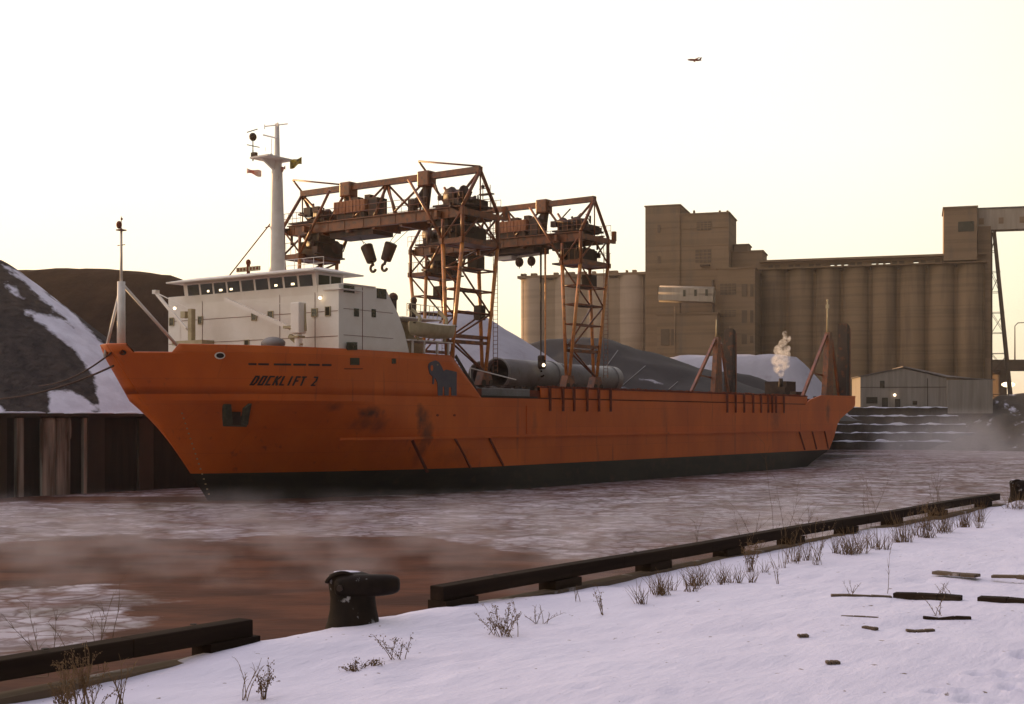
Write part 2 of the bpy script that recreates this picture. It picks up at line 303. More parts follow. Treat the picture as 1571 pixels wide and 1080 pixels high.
for v in wb.v:
    if 10 < v.y < 320 and -90 < v.x < 130:
        d = max(poly_dist(v.x, v.y, pl) for pl in ICEW)
        if v.y > 100: d = max(d, 0.6)
        sc_ = 1.2+v.y*.03
        vals.append(max(0, min(1, .5+.5*d/sc_)))
    else: vals.append(1.0 if v.y > 100 else 0)
M['water'] = attr_mix('water_and_ice', 'ice',
    dict(a=(.060, .018, .007), b=(.135, .045, .019), rough=.6, spec=.04, scale=.35, st=(.6, 1.3, 1), bs=1.6, bump=.06),
    dict(a=(.54, .48, .52), b=(.19, .15, .13), rough=.6, spec=.15, scale=.30, st=(1, 1, 1), bs=2.2, bump=.06, est=(.8, 1.0, 1), lo=.44, hi=.64, cells=((.17, .05), (.9, .12))),
    lo=.44, hi=.56, nscale=.45, namt=1.2)
wo = wb.build('water', M['water'], fix=False); set_attr(wo, 'ice', vals); tag(wo, 'brown harbour water with grey drift ice', kind='structure')

# ------------------------------------------------------------------ near dock, in the dock frame (x along the edge, y = -inland)
DK = Frame(0, 0, ANG); EDGE = 8.4; ZD = 4.0
PITS = []
_rp = random.Random(3)
for (ax, ay, bx, by, n_) in ((1440, 1075, 1571, 1015, 5), (1490, 1090, 1620, 1040, 5), (900, 1070, 1240, 1085, 6)):
    for i in range(n_):
        t = i/(n_-1); p = G0(ax+(bx-ax)*t, ay+(by-ay)*t+(8 if i % 2 else -8), ZD); q_ = DK.loc(p.x, p.y); PITS.append((q_[0], EDGE-q_[1], .11, .055 if n_ == 5 else .02))
for i in range(26):
    PITS.append((_rp.uniform(2, 22), _rp.uniform(1.5, 9), _rp.uniform(.08, .3), _rp.uniform(.01, .03)))
def snow_z(x, q):      # q = metres inland from the edge
    z = ZD+.05*fbm(x*.25, q*.35, 1)+.018*fbm(x*1.3, q*1.8, 4)
    z += .035*fbm((x+q)*.12, (q-x)*.5, 9)
    for a, b, c, d in PITS:
        e = ((x-a)/c)**2+((q-b)/(c*.6))**2
        if e < 9: z += d*(-math.exp(-e)+.35*math.exp(-(math.sqrt(e)-1.7)**2*3))
    z += .09*math.exp(-((x-8.2)/1.5)**2-((q-.35)/.6)**2)+.10*math.exp(-((x-10.3)/1.0)**2-((q-.3)/.5)**2)
    return z
db = MB()
dx = lin(-80, -4, 12)[:-1]+lin(-4, 24, 420)[:-1]+lin(24, 45, 100)[:-1]+lin(45, 230, 20)
dq = [-.12, -.05]+lin(0, 9, 150)+lin(9.1, 12, 26)+lin(12.6, 60, 24)
rows = [[(x, EDGE-q, snow_z(x, q)-(.10 if q < -.08 else .02 if q < 0 else 0)) for x in dx] for q in dq]
db.grid(rows); so = db.build('snow_ground', M['snow'], loc=(0, 0, 0), rz=ANG, fix=False)
tag(so, 'trampled snow lying over the near dock', kind='structure')
wl = MB(); wl.box((75, EDGE-30.2, 1.2), (310, 60, 5.3)); wl.box((8, EDGE+.03, 1.3), (180, .2, 5.1))
tag(wl.build('dock', M['quay'], rz=ANG), 'near dock body under the snow', kind='structure')

# ------------------------------------------------------------------ timbers along the dock edge
def dpt(px, py, z): p = G0(px, py, z); return DK.loc(p.x, p.y)
def stringer(x0, x1, label, blocks, snowpad):
    r = empty('edge_timber', DK.wor(x0, EDGE+.02, ZD), ANG, label=label, cat='timber kerb', group='timber kerbs along the dock edge')
    L = x1-x0
    m = MB(); n = max(2, int(L/1.2)); pts = []
    for i in range(n): m.bar((L*i/n, 0, .205+.006*math.sin(i)), (L*(i+1)/n, 0, .205+.006*math.sin(i+1)), .18, .15)
    bevel(m.build('beam', M['timber'], r), .012)
    m = MB(); m.box((L/2+.2, -.06, -.02), (L, .20, .10)); m.build('sill_timber', M['timberl'], r)
    for b in blocks:
        if x0 < b < x1+.2:
            q = MB(); q.box((b-x0, 0, .05), (.55, .24, .16)); q.build('block', M['timber'], r)
    for b in snowpad:
        q = MB(); q.tube((b-x0, -.02, .30), (b-x0, -.02, .305), .03, .03, 6); q.build('bolt', M['iron'], r)
def ept(px): return DK.aty(px, 900, EDGE)[0]
xl = ept(380); xr = ept(672); xe = ept(1530)
blk = [ept(px) for px, py in ((350, 992), (698, 925), (862, 893), (1005, 868), (1120, 846), (1215, 825), (1300, 807), (1370, 792), (1440, 780), (1510, 768))]
stringer(-6, xl, 'short dark timber kerb beam at the lower left, ending before the big bollard', blk, (xl-2, xl-.6))
stringer(xr, xe, 'long dark timber kerb beam running right from the big bollard to the far bollard', blk, (xr+1, xr+4))

# ------------------------------------------------------------------ bollards (hooked cast-iron posts)
def bollard(px, py, label, sc_=1.0):
    x, y = dpt(px, py, ZD); zb = snow_z(x, EDGE-y)
    r = empty('bollard', DK.wor(x, y, zb-.03), 0, label=label, cat='bollard', group='mooring bollards on the dock edge')
    b = bmesh.new()
    rows = []
    N = 28
    # post: ellipse sections, leaning and swelling into the head
    for h, rx, ry, ox in ((-.05, .27, .25, 0), (0, .262, .24, 0), (.06, .243, .22, 0), (.16, .222, .2, 0), (.27, .212, .18, -.005), (.34, .215, .17, -.01), (.40, .215, .16, -.02), (.46, .21, .15, -.03), (.495, .19, .13, -.035), (.515, .13, .09, -.04), (.52, .0, .0, -.04)):
        rows.append([Vector((ox+rx*math.cos(2*math.pi*i/N), ry*math.sin(2*math.pi*i/N), h)) for i in range(N+1)])
    m = MB(); m.grid(rows)
    m.build('post', M['iron'], r, fix=True)
    # horn: rounded capsule reaching right and slightly up
    m = MB(); a, c = Vector((-.10, -.10, .392)), Vector((.385, -.05, .405)); t = (c-a).normalized(); u = Vector((0, 1, 0)); v = t.cross(u); v.normalize(); rows = []
    for k in range(19):
        q = k/18; ph = q*math.pi; ex = -math.cos(ph)
        cen = a+(c-a)*min(1, max(0, (ex*1.0+1)/2)) ; rr = math.sin(ph)**.45*(.132-.026*q)*(1-.10*math.exp(-((q-.55)/.18)**2))
        off = t*(ex*.06)
        rows.append([cen+off+(u*math.cos(2*math.pi*i/20)*rr*1.05+v*math.sin(2*math.pi*i/20)*rr) for i in range(21)])
    m.grid(rows); m.build('horn', M['iron'], r)
    m = MB(); m.tube((-.10, -.20, .39), (-.10, -.236, .39), .03, .028, 12); m.build('pin_hole', M['dark'], r)
    m = MB(); rows = []
    for k in range(13):
        A = math.pi*(.15+.75*k/12)
        rows.append([Vector((-.09+math.cos(A)*(.155+.02*math.cos(j*math.pi/3)), -.10+.03*math.sin(j*math.pi/3), .385+math.sin(A)*(.135+.02*math.cos(j*math.pi/3)))) for j in range(7)])
    m.grid(rows); m.build('rim', M['iron'], r)
    m = MB(); m.ball((-.06, .02, .515), .13, 12, sc_=(1, .5, .1)); m.build('snow_cap', M['snow'], r)
    return r
bollard(542, 968, 'big dark iron bollard with a hooked horn, in the gap between the kerb beams')
bollard(1564, 768, 'small far bollard at the right picture edge, past the end of the long kerb beam')

# ------------------------------------------------------------------ half-buried planks and sticks on the snow
def plank(px0, py0, px1, py1, wd, ht, label, name='plank', m_='timberl', z=None):
    a = G0(px0, py0, ZD+.03); b = G0(px1, py1, ZD+.03); mid = (a+b)/2; L = (b-a).length; an = math.atan2(b.y-a.y, b.x-a.x)
    m = MB(); n = max(3, int(L/.25)); prev = Vector((-L/2, 0, 0))
    for i in range(n):
        t = -L/2+L*(i+1)/n; q = Vector((t, .02*fbm(t*2, px0), .002+.022*fbm(t*1.6, px0*.37))); m.bar(prev, q, wd*(.85+.3*random.random()), ht*(.7+.3*random.random())); prev = q
    o = m.build(name, M[m_], loc=mid, rz=an); bevel(o, .008)
    tag(o, label, 'plank' if name == 'plank' else 'stick', 'scrap wood half buried in the snow')
plank(1372, 914, 1475, 921, .14, .10, 'long dark plank in the snow with dry twigs on it, left of the thickest plank', m_='timber')
plank(1502, 922, 1640, 932, .20, .12, 'thickest dark plank, leaving the picture at the right edge', m_='timber')
plank(1275, 914, 1368, 915, .07, .04, 'thin splintered strip of wood continuing left of the long plank')
plank(1434, 878, 1500, 884, .16, .05, 'broken board behind the long plank, its left end splintered')
plank(1522, 884, 1640, 892, .12, .05, 'flat board at the right edge behind the thickest plank')
plank(1416, 948, 1490, 950, .05, .05, 'short bent stick lying in front of the long plank', 'stick', 'timber')
plank(1290, 946, 1348, 949, .05, .03, 'thin dark splinter in the snow, left of the bent stick', 'stick')
plank(1324, 962, 1346, 965, .06, .03, 'tiny wood chip just below the thin splinter', 'stick')
plank(1390, 967, 1434, 967, .06, .03, 'low dark sliver in the snow below the bent stick', 'stick')
plank(1224, 975, 1240, 975, .07, .03, 'small lone wood scrap left of the sticks', 'stick')
plank(1267, 1016, 1288, 1016, .07, .03, 'lone dark wood scrap nearest the camera', 'stick')

# ------------------------------------------------------------------ dry weeds
def weed(px, py, hpx, label, n=7, spread=.5, kind='bushy', pale=False):
    z = ZD; p = G0(px, py, z); Y = p.y; h = hpx/F*Y
    lx, ly = DK.loc(p.x, p.y); p.z = snow_z(lx, EDGE-ly)-.02 if ly < EDGE else ZD
    rnd = random.Random(int(px*31+py)); m = MB()
    if kind == 'grass': n = int(n*1.9)
    elif not pale: n = int(n*1.35+.6)
    for i in range(n):
        A = rnd.uniform(0, 6.28); tilt = rnd.uniform(.05, 1)*spread; L = h*rnd.uniform(.55, 1.05)/(1 if kind != 'bushy' else 1)
        base = Vector((rnd.gauss(0, .22*spread*h), rnd.gauss(0, .16*spread*h), 0)); m.path([Vector((0, 0, -.02)), base+Vector((0, 0, -.005))], .004, 3); q = base.copy(); d = Vector((math.cos(A)*tilt, math.sin(A)*tilt, 1)).normalized()
        pts = [q.copy()]; k = 6
        for j in range(k):
            d = (d+Vector((rnd.gauss(0, .10), rnd.gauss(0, .10), -.05*spread))).normalized(); q = q+d*L/k; pts.append(q.copy())
            if j >= 1 and kind != 'grass' and rnd.random() < .8:
                for _ in range(rnd.choice((1, 2, 2))):
                    b = (d+Vector((rnd.gauss(0, .6), rnd.gauss(0, .6), rnd.uniform(-.1, .4)))).normalized(); bl = L*rnd.uniform(.10, .28)
                    e = q+b*bl; m.path([q, q+b*bl*.5+Vector((0, 0, .01)), e], [.0022, .0016, .001], 3)
                    if kind == 'bushy':
                        for _2 in range(3):
                            g = q+b*bl*rnd.uniform(.5, 1.1)+Vector((rnd.gauss(0, .012), rnd.gauss(0, .012), rnd.gauss(0, .012))); rr = rnd.uniform(.0022, .0055)
                            m.ball(g, rr, 4, sc_=(1, 1, 1.3))
        th = .0046 if kind != 'grass' else .0042
        m.path(pts, [th*(1-.12*j) for j in range(k+1)], 3)
    o = m.build('dry_weed', M['weedp' if pale else 'weed'], loc=p, fix=False); tag(o, label, 'weed', 'dry weeds on the snowy dock')
W = [(775, 973, 52, 'rounded bushy dry weed in the snow right of the big bollard', 14, .9, 'bushy'),
     (833, 955, 34, 'low sprawling dry weed just right of the rounded bushy one', 5, 1.1, 'twig'),
     (925, 941, 46, 'single upright dry weed stalk in front of the second beam block', 3, .3, 'bushy'),
     (890, 925, 34, 'sparse pale weed beside the beam, left of the single upright stalk', 3, .7, 'twig', True),
     (1012, 915, 46, 'ragged dry grass tuft at the left end of the grass strip', 22, .8, 'grass'),
     (1068, 898, 46, 'dense dry grass tuft, second from the left in the grass strip', 30, .9, 'grass'),
     (1112, 893, 38, 'low dry grass tuft trailing right of the dense left one', 16, .9, 'grass'),
     (1150, 878, 52, 'straight-stemmed weed clump in the middle of the strip below the beam', 12, .3, 'bushy'),
     (1193, 895, 38, 'thin twin stalks standing alone below the middle clump', 2, .2, 'twig'),
     (1215, 868, 60, 'open dark-stemmed weed near the beam, right of the middle clump', 9, .55, 'twig'),
     (1254, 864, 62, 'slender tall weed pair between the open weed and the round tussock', 5, .3, 'bushy'),
     (1308, 850, 48, 'round thick brown tussock left of the long grass row', 46, .85, 'grass'),
     (1345, 842, 40, 'smaller grass tuft leaning off the round tussock', 20, .8, 'grass'),
     (1385, 832, 56, 'first clump of the long grass row along the beam', 30, .5, 'grass'),
     (1418, 824, 52, 'second clump of the long grass row, slightly bushier', 26, .5, 'bushy'),
     (1450, 816, 46, 'third clump of the long grass row along the beam', 28, .5, 'grass'),
     (1480, 808, 42, 'fourth clump of the long grass row along the beam', 26, .5, 'grass'),
     (1503, 800, 40, 'last clump of the long grass row, nearest the beam end', 20, .5, 'grass'),
     (1560, 782, 36, 'brown grass patch in front of the far bollard', 34, 1.1, 'grass'),
     (1200, 830, 150, 'tall faint branching stalk rising above the beam in the middle', 3, .3, 'twig', True),
     (1232, 826, 60, 'low reddish weed leaning on the beam beside the tall faint stalk', 7, .7, 'twig', True),
     (1160, 838, 70, 'pale weed leaning over the beam left of the tall faint stalk', 5, .7, 'twig', True),
     (1340, 812, 90, 'tall pale stalks behind the round tussock reaching over the beam', 4, .35, 'twig', True),
     (1440, 790, 70, 'brown weeds standing over the far part of the beam', 7, .5, 'twig', True),
     (1072, 850, 70, 'pale stalk over the beam above the dense grass tuft', 2, .3, 'twig', True),
     (1360, 912, 80, 'single thin stalk rising at the left end of the long plank', 1, .1, 'twig'),
     (1447, 918, 28, 'twiggy dry weed growing on the long plank', 5, 1.0, 'twig'),
     (1440, 948, 34, 'small forked weed at the bent stick', 3, .5, 'twig'),
     (1310, 914, 30, 'leaning thin twigs at the splintered strip of wood', 3, 1.0, 'twig'),
     (612, 1016, 40, 'small feathery weed below the big bollard', 4, .6, 'bushy'),
     (545, 1028, 18, 'pair of tiny curled weeds, left of the feathery one', 6, 1.3, 'bushy'),
     (572, 1024, 18, 'tiny curled weed between the pair and the feathery weed', 4, 1.2, 'bushy'),
     (372, 1074, 74, 'leaning dry stalk with bare twigs right of the left beam end', 3, .5, 'twig'),
     (404, 1072, 52, 'knobbly upright weed right of the leaning stalk', 6, .3, 'bushy'),
     (130, 1090, 90, 'dense dry weed at the bottom left edge of the picture', 16, .6, 'bushy'),
     (185, 1085, 80, 'upright thin weed right of the dense bottom left one', 5, .4, 'twig'),
     (95, 1084, 40, 'low weed left of the dense bottom left one', 8, .7, 'bushy'),
     (135, 1030, 150, 'tall pale branching weed standing over the left beam', 5, .45, 'twig', True),
     (55, 1035, 120, 'pale weed at the far left leaning over the beam', 3, .5, 'twig', True)]
for a in W: weed(*a)
_rw = random.Random(11)
ORD = 'first second third fourth fifth sixth seventh eighth ninth tenth eleventh twelfth thirteenth fourteenth fifteenth sixteenth seventeenth eighteenth nineteenth twentieth twenty-first twenty-second twenty-third twenty-fourth twenty-fifth twenty-sixth'.split()
for i in range(26):
    px = 985+i*21+_rw.uniform(-8, 8); yb = 918-(px-985)*.232+_rw.uniform(-10, 4)+10
    weed(px, yb, _rw.uniform(24, 44), 'thin tan grass tuft, '+ORD[i]+' from left in the fringe along the long kerb beam', _rw.randint(5, 12), _rw.uniform(.4, .9), 'grass', i % 3 == 0)

# ------------------------------------------------------------------ SHIP
ZT = 11.0; ZK = 7.25; ZM = 7.7; B = 9.5
def stem(z): return -8.8*z/10.95 if z >= 0 else -.4*z
def hw(s, z):
    """half width of the hull at station s, height z"""
    k = max(0, min(1, z/ZK)); sf = 28-(28-6.0)*k**1.2; p = 1.0-.36*k
    t = (s-stem(z))/(sf-stem(z)); t = max(0, min(1, t))
    wv = B*math.sin(math.pi/2*t)**p
    if z < 2 and s > 80: wv *= 1-.25*((s-80)/24)*(2-z)/2
    return wv
def stern(z):
    pr = [(-1.2, 84), (0, 89.5), (2, 94.4), (3.7, 96.2), (5.75, 97.6), (7.6, 103.3), (12, 103.6)]
    for (a, b), (c, d) in zip(pr, pr[1:]):
        if z <= c: return b+(d-b)*(z-a)/(c-a)
    return 103.6
ship = empty('cargo_ship', SH.wor(0, 0, 0), ANG, label='long orange heavy-lift ship with white wheelhouse and black bottom, moored across the icy basin', cat='ship')
def V(s, w, z): return Vector((s, -w, z))
def side(px, py, w=B): s, z = SH.aty(px, py, -w); return s, z
def front(px, py, s): y, z = SH.atx(px, py, s); return -y, z
def hullpt(px, py):
    w = 7.0
    for _ in range(80):
        s, z = side(px, py, w); w += .35*(hw(s, max(0, z))-w)
    return s, w, z
def ztop(s): return ZT if s < 16.6 else max(ZM, ZT-(s-16.6)*(ZT-ZM)/4.0)
def hull_grid(zs, topf=None):
    m = MB()
    for sgn in (1, -1):
        rows = []
        for j, z in enumerate(zs):
            row = []
            for i in range(111):
                t = i/110; t = t**1.7 if t < .5 else .5**1.7+(t-.5)*2*(1-.5**1.7)
                s0, s1 = stem(z), stern(z); s = s0+(s1-s0)*t; zz = z
                if topf:
                    top = topf(s); zz = ZM+(z-ZM)*(top-ZM)/(ZT-ZM); s0 = stem(zz); s = s0+(s1-s0)*t; top = topf(s); zz = ZM+(z-ZM)*(top-ZM)/(ZT-ZM)
                row.append(V(s, sgn*hw(s, zz), zz))
            rows.append(row)
        m.grid(rows, sm=True, flip=sgn < 0)
    # transom
    for z0, z1 in zip(zs, zs[1:]):
        if not topf: m.grid([[V(stern(z), -hw(stern(z), z), z), V(stern(z), hw(stern(z), z), z)] for z in (z0, z1)], sm=False)
    return m
hm = hull_grid([2.03, 2.8, 3.6, 4.5, 5.3, 6.0, 6.6, ZK]); hull = hm.build('hull', M['hull'], ship)
hm = hull_grid([ZK, 7.4, 7.55, ZM]); hm.build('sheer_strake', M['hull'], ship)
hull_grid([-1.2, -.5, 0, .6, 1.2, 1.7, 2.03]).build('bottom_band', M['boot'], ship)
# forecastle side plating with a cut-down notch near the stem
m = MB()
for sgn in (1, -1):
    ss = sorted(set([-8.8+i*.25 for i in range(72)]+lin(9, 20.6, 40))); rows = []
    zl = [ZM, 8.3, 9.0, 9.7, 10.35, ZT]
    for z in zl:
        row = []
        for i in range(141):
            t = i/140; t = t**1.5
            s = stem(z)+(20.6-stem(z))*t; top = ztop(s)
            zz = ZM+(z-ZM)*(top-ZM)/(ZT-ZM)
            if z == ZT and -8.3 < s < -6.3: zz = 10.45
            s = max(s, stem(zz)); row.append(V(s, sgn*hw(s, zz), zz))
        rows.append(row)
    m.grid(rows, flip=sgn < 0)
sol = m.build('forecastle_plating', M['hull'], ship); md = sol.modifiers.new('thick', 'SOLIDIFY'); md.thickness = .12; md.offset = -1
# decks
m = MB(); rows = []
for i in range(60):
    s = stem(10)+.15+(17-stem(10))*i/59; rows.append([V(s, -hw(s, 10)+.08, 10.0), V(s, hw(s, 10)-.08, 10.0)])
m.grid(rows, sm=False); m.build('forecastle_deck', M['rust'], ship)
m = MB(); m.box(V(61, 0, 8.0), (84.8, 18.2, .9)); m.build('main_deck', M['rust'], ship)
m = MB(); m.box(V(62, 0, 7.66), (82.6, 18.98, .06)); m.build('waterway_ledge', M['dark'], ship)
m = MB(); m.box(V(17.1, 0, 9.3), (.3, 18.4, 3.2)); m.build('break_bulkhead', M['rust'], ship)
# bulwark along the cargo deck
sA = side(832, 600)[0]; sB = side(1240, 612)[0]
m = MB()
for g in (1, -1): m.box(V((sA+sB)/2, g*9.32, 8.24), (sB-sA, .12, .86))
m.build('bulwark', M['hull'], ship)
m = MB()
for g in (1, -1):
    m.box(V((sA+sB)/2, g*9.28, 8.72), (sB-sA, .34, .10))
    for k in range(150):
        s = sA+(sB-sA)*k/149; h = .12+.18*abs(fbm(s*.8, g*3)); m.box(V(s, g*9.1, 8.72+h/2), (.22, .2, h))
m.build('bulwark_rail', M['rust'], ship)
# stern bulwark raised corner
m = MB()
for g in (1, -1):
    m.prism([V(87, g*9.5, ZM), V(103.4, g*9.5, ZM), V(103.5, g*9.5, 9.0), V(92, g*9.5, 8.95), V(88.4, g*9.5, 8.35)], V(0, -g*.14, 0))
m.build('stern_bulwark', M['hull'], ship)
# recess forward of the bulwark: grey locker and sill on deck edge
m = MB(); m.box(V(24.6, 8.7, 8.15), (7.0, .8, .75)); bevel(m.build('deck_locker', M['cyl'], ship), .04)
m = MB(); m.box(V(24.7, 9.15, 7.82), (8.2, .5, .14)); m.box(V(24.7, 9.3, 8.75), (7.6, .06, .06)); m.build('sill_rail', M['dark'], ship)
# ribs (fender posts)
for px in (843, 863, 880, 900, 918, 936, 1115, 1128, 1141, 1155, 1167, 1178, 1184, 1190, 1202):
    s = side(px, 620)[0]; m = MB(); m.box(V(s, 9.56, 7.75), (.2, .18, 2.2)); m.build('fender_rib', M['rust'], ship)
# rubbing band + diagonal fenders
m = MB(); s0 = side(540, 673, 8.6)[0]; pts = []
for i in range(60):
    s = s0+(96-s0)*i/59; pts.append(V(s, hw(s, 4.5)+.09, 4.5))
for a, b in zip(pts, pts[1:]): m.bar(a, b, .26, .2)
m.build('rubbing_band', M['hull'], ship)
for (xa, ya, xb, yb) in ((632, 676, 655, 724), (697, 673, 721, 718), (750, 673, 771, 714), (1225, 661, 1234, 690), (1245, 660, 1252, 689), (1264, 660, 1270, 688)):
    a, b = hullpt(xa, ya), hullpt(xb, yb); m = MB(); m.bar(V(a[0], a[1]+.04, a[2]), V(b[0], b[1]+.04, b[2]), .2, .14); m.build('diagonal_fender', M['rust'], ship)
m = MB()
a = hullpt(808, 628); m.box(V(a[0], 9.53, 5.9), (.12, .08, 2.4)); m.build('weld_seam', M['hull'], ship)
# name lettering mapped onto the bow plating
GL = {'D': [((0, 0), (0, 1)), ((0, 1), (.7, 1)), ((.7, 1), (1, .75)), ((1, .75), (1, .25)), ((1, .25), (.7, 0)), ((.7, 0), (0, 0))], 'O': [((0, 0), (0, 1)), ((0, 1), (1, 1)), ((1, 1), (1, 0)), ((1, 0), (0, 0))],
      'C': [((1, 1), (0, 1)), ((0, 1), (0, 0)), ((0, 0), (1, 0))], 'K': [((0, 0), (0, 1)), ((.1, .45), (1.05, 1)), ((.3, .55), (1.1, 0))], 'L': [((0, 1), (0, 0)), ((0, 0), (.9, 0))], 'I': [((.5, 0), (.5, 1))],
      'F': [((0, 0), (0, 1)), ((0, 1), (1, 1)), ((0, .5), (.8, .5))], 'T': [((.5, 0), (.5, 1)), ((0, 1), (1, 1))], '2': [((0, 1), (1, 1)), ((1, 1), (1, .55)), ((1, .55), (0, 0)), ((0, 0), (1, 0))]}
def text_on_hull(txt, px0, px1, pyb, pyt, name):
    a = hullpt(px0, pyb); b = hullpt(px1, pyb); t = hullpt((px0+px1)/2, pyt); bb = hullpt((px0+px1)/2, pyb); hgt = t[2]-bb[2]; pitch = (b[0]-a[0]-.3*hgt)/(len(txt)-.35)
    cw = pitch*.50; T = .052; m = MB()
    for i, ch in enumerate(txt):
        for (x0, y0), (x1, y1) in GL.get(ch, []):
            p, q = Vector((i*pitch+x0*cw, y0*hgt)), Vector((i*pitch+x1*cw, y1*hgt)); d = (q-p).normalized(); nn = Vector((-d.y, d.x))*T; p -= d*T*.9; q += d*T*.9
            pts = []
            for c in (p+nn, q+nn, q-nn, p-nn):
                s = a[0]+c.x+c.y*.32; z = bb[2]+c.y; pts.append(V(s, hw(s, z)+.05, z))
            m.prism(pts, V(0, -.04, 0))
    m.build(name, M['letter'], ship)
text_on_hull('DOCKLIFT 2', 384, 487, 590.5, 578, 'name_lettering')
def on_hull(pts, name, mt, off=.04, w=None, th=.05, parent=ship):
    m = MB(); q = []
    for p in pts: s, ww, z = hullpt(*p); q.append(V(s, ww+off, z))
    m.prism(q, V(0, -th, 0)); return m.build(name, mt, parent)
def rect(x0, y0, x1, y1): return [(x0, y0), (x1, y0), (x1, y1), (x0, y1)]
def oval(cx, cy, rx, ry, n=14): return [(cx+rx*math.cos(6.283*i/n), cy+ry*math.sin(6.283*i/n)) for i in range(n)]
for a, b in ((381, 393), (396, 412), (420, 446), (450, 469), (473, 490), (494, 508)):
    on_hull([(a, 557+(a-381)*.012), (b, 557+(b-381)*.012), (b, 560+(b-381)*.012), (a, 560+(a-381)*.012)], 'freeing_slot', M['letter'])
on_hull(oval(337, 545.5, 8, 5.5), 'hawse_pipe', M['white']); on_hull(oval(337, 545.5, 6, 3.8), 'fairlead_opening', M['letter'], .06)
on_hull(oval(188, 541, 5, 4), 'fairlead', M['dark'], .06)
on_hull(rect(537, 549, 551, 560), 'side_port', M['win']); on_hull(rect(532, 525, 548, 537), 'side_port', M['win'], .02)
on_hull(rect(601, 550, 607, 558), 'side_port', M['win'])
on_hull(rect(528, 565, 556, 566.5), 'step_rail', M['rust'])
# anchor in its pocket
on_hull([(341, 622), (347, 622), (350, 640), (369, 640), (380, 619), (385, 619), (377, 655), (342, 654)], 'anchor_pocket', M['green'], .10, th=.2)
on_hull([(342, 620), (350, 620), (353, 650), (343, 652)], 'anchor_fluke', M['green'], .30, th=.28)
on_hull([(372, 626), (381, 619), (376, 652), (368, 650)], 'anchor_fluke', M['green'], .30, th=.28)
on_hull([(352, 632), (366, 632), (366, 652), (354, 652)], 'anchor_shank', M['dark'], .22, th=.2)
m = MB()
for i in range(17):
    t = i/16; s, ww, z = hullpt(279+41*t, 634+124*t)
    m.box(V(s, ww+.03, z), (.12, .06, .10))
m.build('draught_marks', M['mark'], ship)
# elephant emblem (plain silhouette) on the forecastle side
EL = [(250, 778), (262, 766), (296, 754), (318, 766), (334, 792), (350, 828), (366, 816), (404, 824), (437, 832), (436, 990), (402, 990), (400, 935), (385, 935), (383, 990), (356, 990), (354, 932), (343, 930), (342, 990), (312, 990), (308, 905), (294, 872), (287, 880), (284, 914), (275, 914), (276, 862), (258, 846), (250, 818), (246, 796)]
on_hull([(600+x/4.364, 380+y/4.364) for x, y in EL], 'elephant_emblem', M['emblem'], .05)
on_hull(oval(600+269/4.364, 380+806/4.364, 1.8, 4.6), 'emblem_trunk_gap', M['hull'], .07)
on_hull(oval(600+308/4.364, 380+784/4.364, 1.2, 1.0), 'emblem_eye', M['mark'], .06)
for px, py in ((671, 637), (697, 637)): on_hull(oval(px, py, 1.8, 1.8, 8), 'plug', M['rust'])
for px, pts in ((571, ((556, 628), (585, 628), (592, 642), (578, 648), (562, 640))), (0, ((638, 632), (652, 628), (660, 650), (666, 668), (650, 678), (642, 655)))):
    pass

def seams(m, wd, ht, mort, dark):
    n = m.node_tree.nodes; L = m.node_tree.links; b = n['Principled BSDF']; src = b.inputs['Base Color'].links[0].from_socket
    tc = n.new('ShaderNodeTexCoord'); mp = n.new('ShaderNodeMapping'); mp.inputs['Rotation'].default_value = (R(90), 0, 0); L.new(tc.outputs['Object'], mp.inputs[0])
    br = n.new('ShaderNodeTexBrick'); br.inputs['Color1'].default_value = (1, 1, 1, 1); br.inputs['Color2'].default_value = (.93, .93, .93, 1); br.inputs['Mortar'].default_value = (dark, dark, dark, 1)
    br.inputs['Scale'].default_value = 1; br.inputs['Brick Width'].default_value = wd; br.inputs['Row Height'].default_value = ht; br.inputs['Mortar Size'].default_value = mort; br.inputs['Mortar Smooth'].default_value = .6
    L.new(mp.outputs[0], br.inputs['Vector']); mx = n.new('ShaderNodeMix'); mx.data_type = 'RGBA'; mx.blend_type = 'MULTIPLY'; mx.inputs[0].default_value = 1; L.new(src, mx.inputs[6]); L.new(br.outputs['Color'], mx.inputs[7]); L.new(mx.outputs[2], b.inputs['Base Color'])
seams(M['hull'], 7.5, 1.75, .03, .84)
def smudge(m, spots):
    n = m.node_tree.nodes; L = m.node_tree.links; b = n['Principled BSDF']; src = b.inputs['Base Color'].links[0].from_socket
    tc = n.new('ShaderNodeTexCoord'); t = n.new('ShaderNodeTexNoise'); t.inputs['Scale'].default_value = 1.6; t.inputs['Detail'].default_value = 6; L.new(tc.outputs['Object'], t.inputs['Vector'])
    for c, r_, col, k in spots:
        mp = n.new('ShaderNodeMapping'); mp.vector_type = 'TEXTURE'; mp.inputs['Location'].default_value = c; mp.inputs['Scale'].default_value = r_; L.new(tc.outputs['Object'], mp.inputs[0])
        ln = n.new('ShaderNodeVectorMath'); ln.operation = 'LENGTH'; L.new(mp.outputs[0], ln.inputs[0])
        ad = n.new('ShaderNodeMath'); ad.operation = 'MULTIPLY_ADD'; ad.inputs[1].default_value = 1.6; L.new(t.outputs[0], ad.inputs[0]); L.new(ln.outputs['Value'], ad.inputs[2])
        mr = n.new('ShaderNodeMapRange'); mr.inputs[1].default_value = 1.9; mr.inputs[2].default_value = .9; mr.inputs[4].default_value = k; L.new(ad.outputs[0], mr.inputs[0])
        mx = n.new('ShaderNodeMix'); mx.data_type = 'RGBA'; mx.inputs[7].default_value = (*col, 1); L.new(mr.outputs[0], mx.inputs[0]); L.new(src, mx.inputs[6]); src = mx.outputs[2]
    L.new(src, b.inputs['Base Color'])
sm_ = []
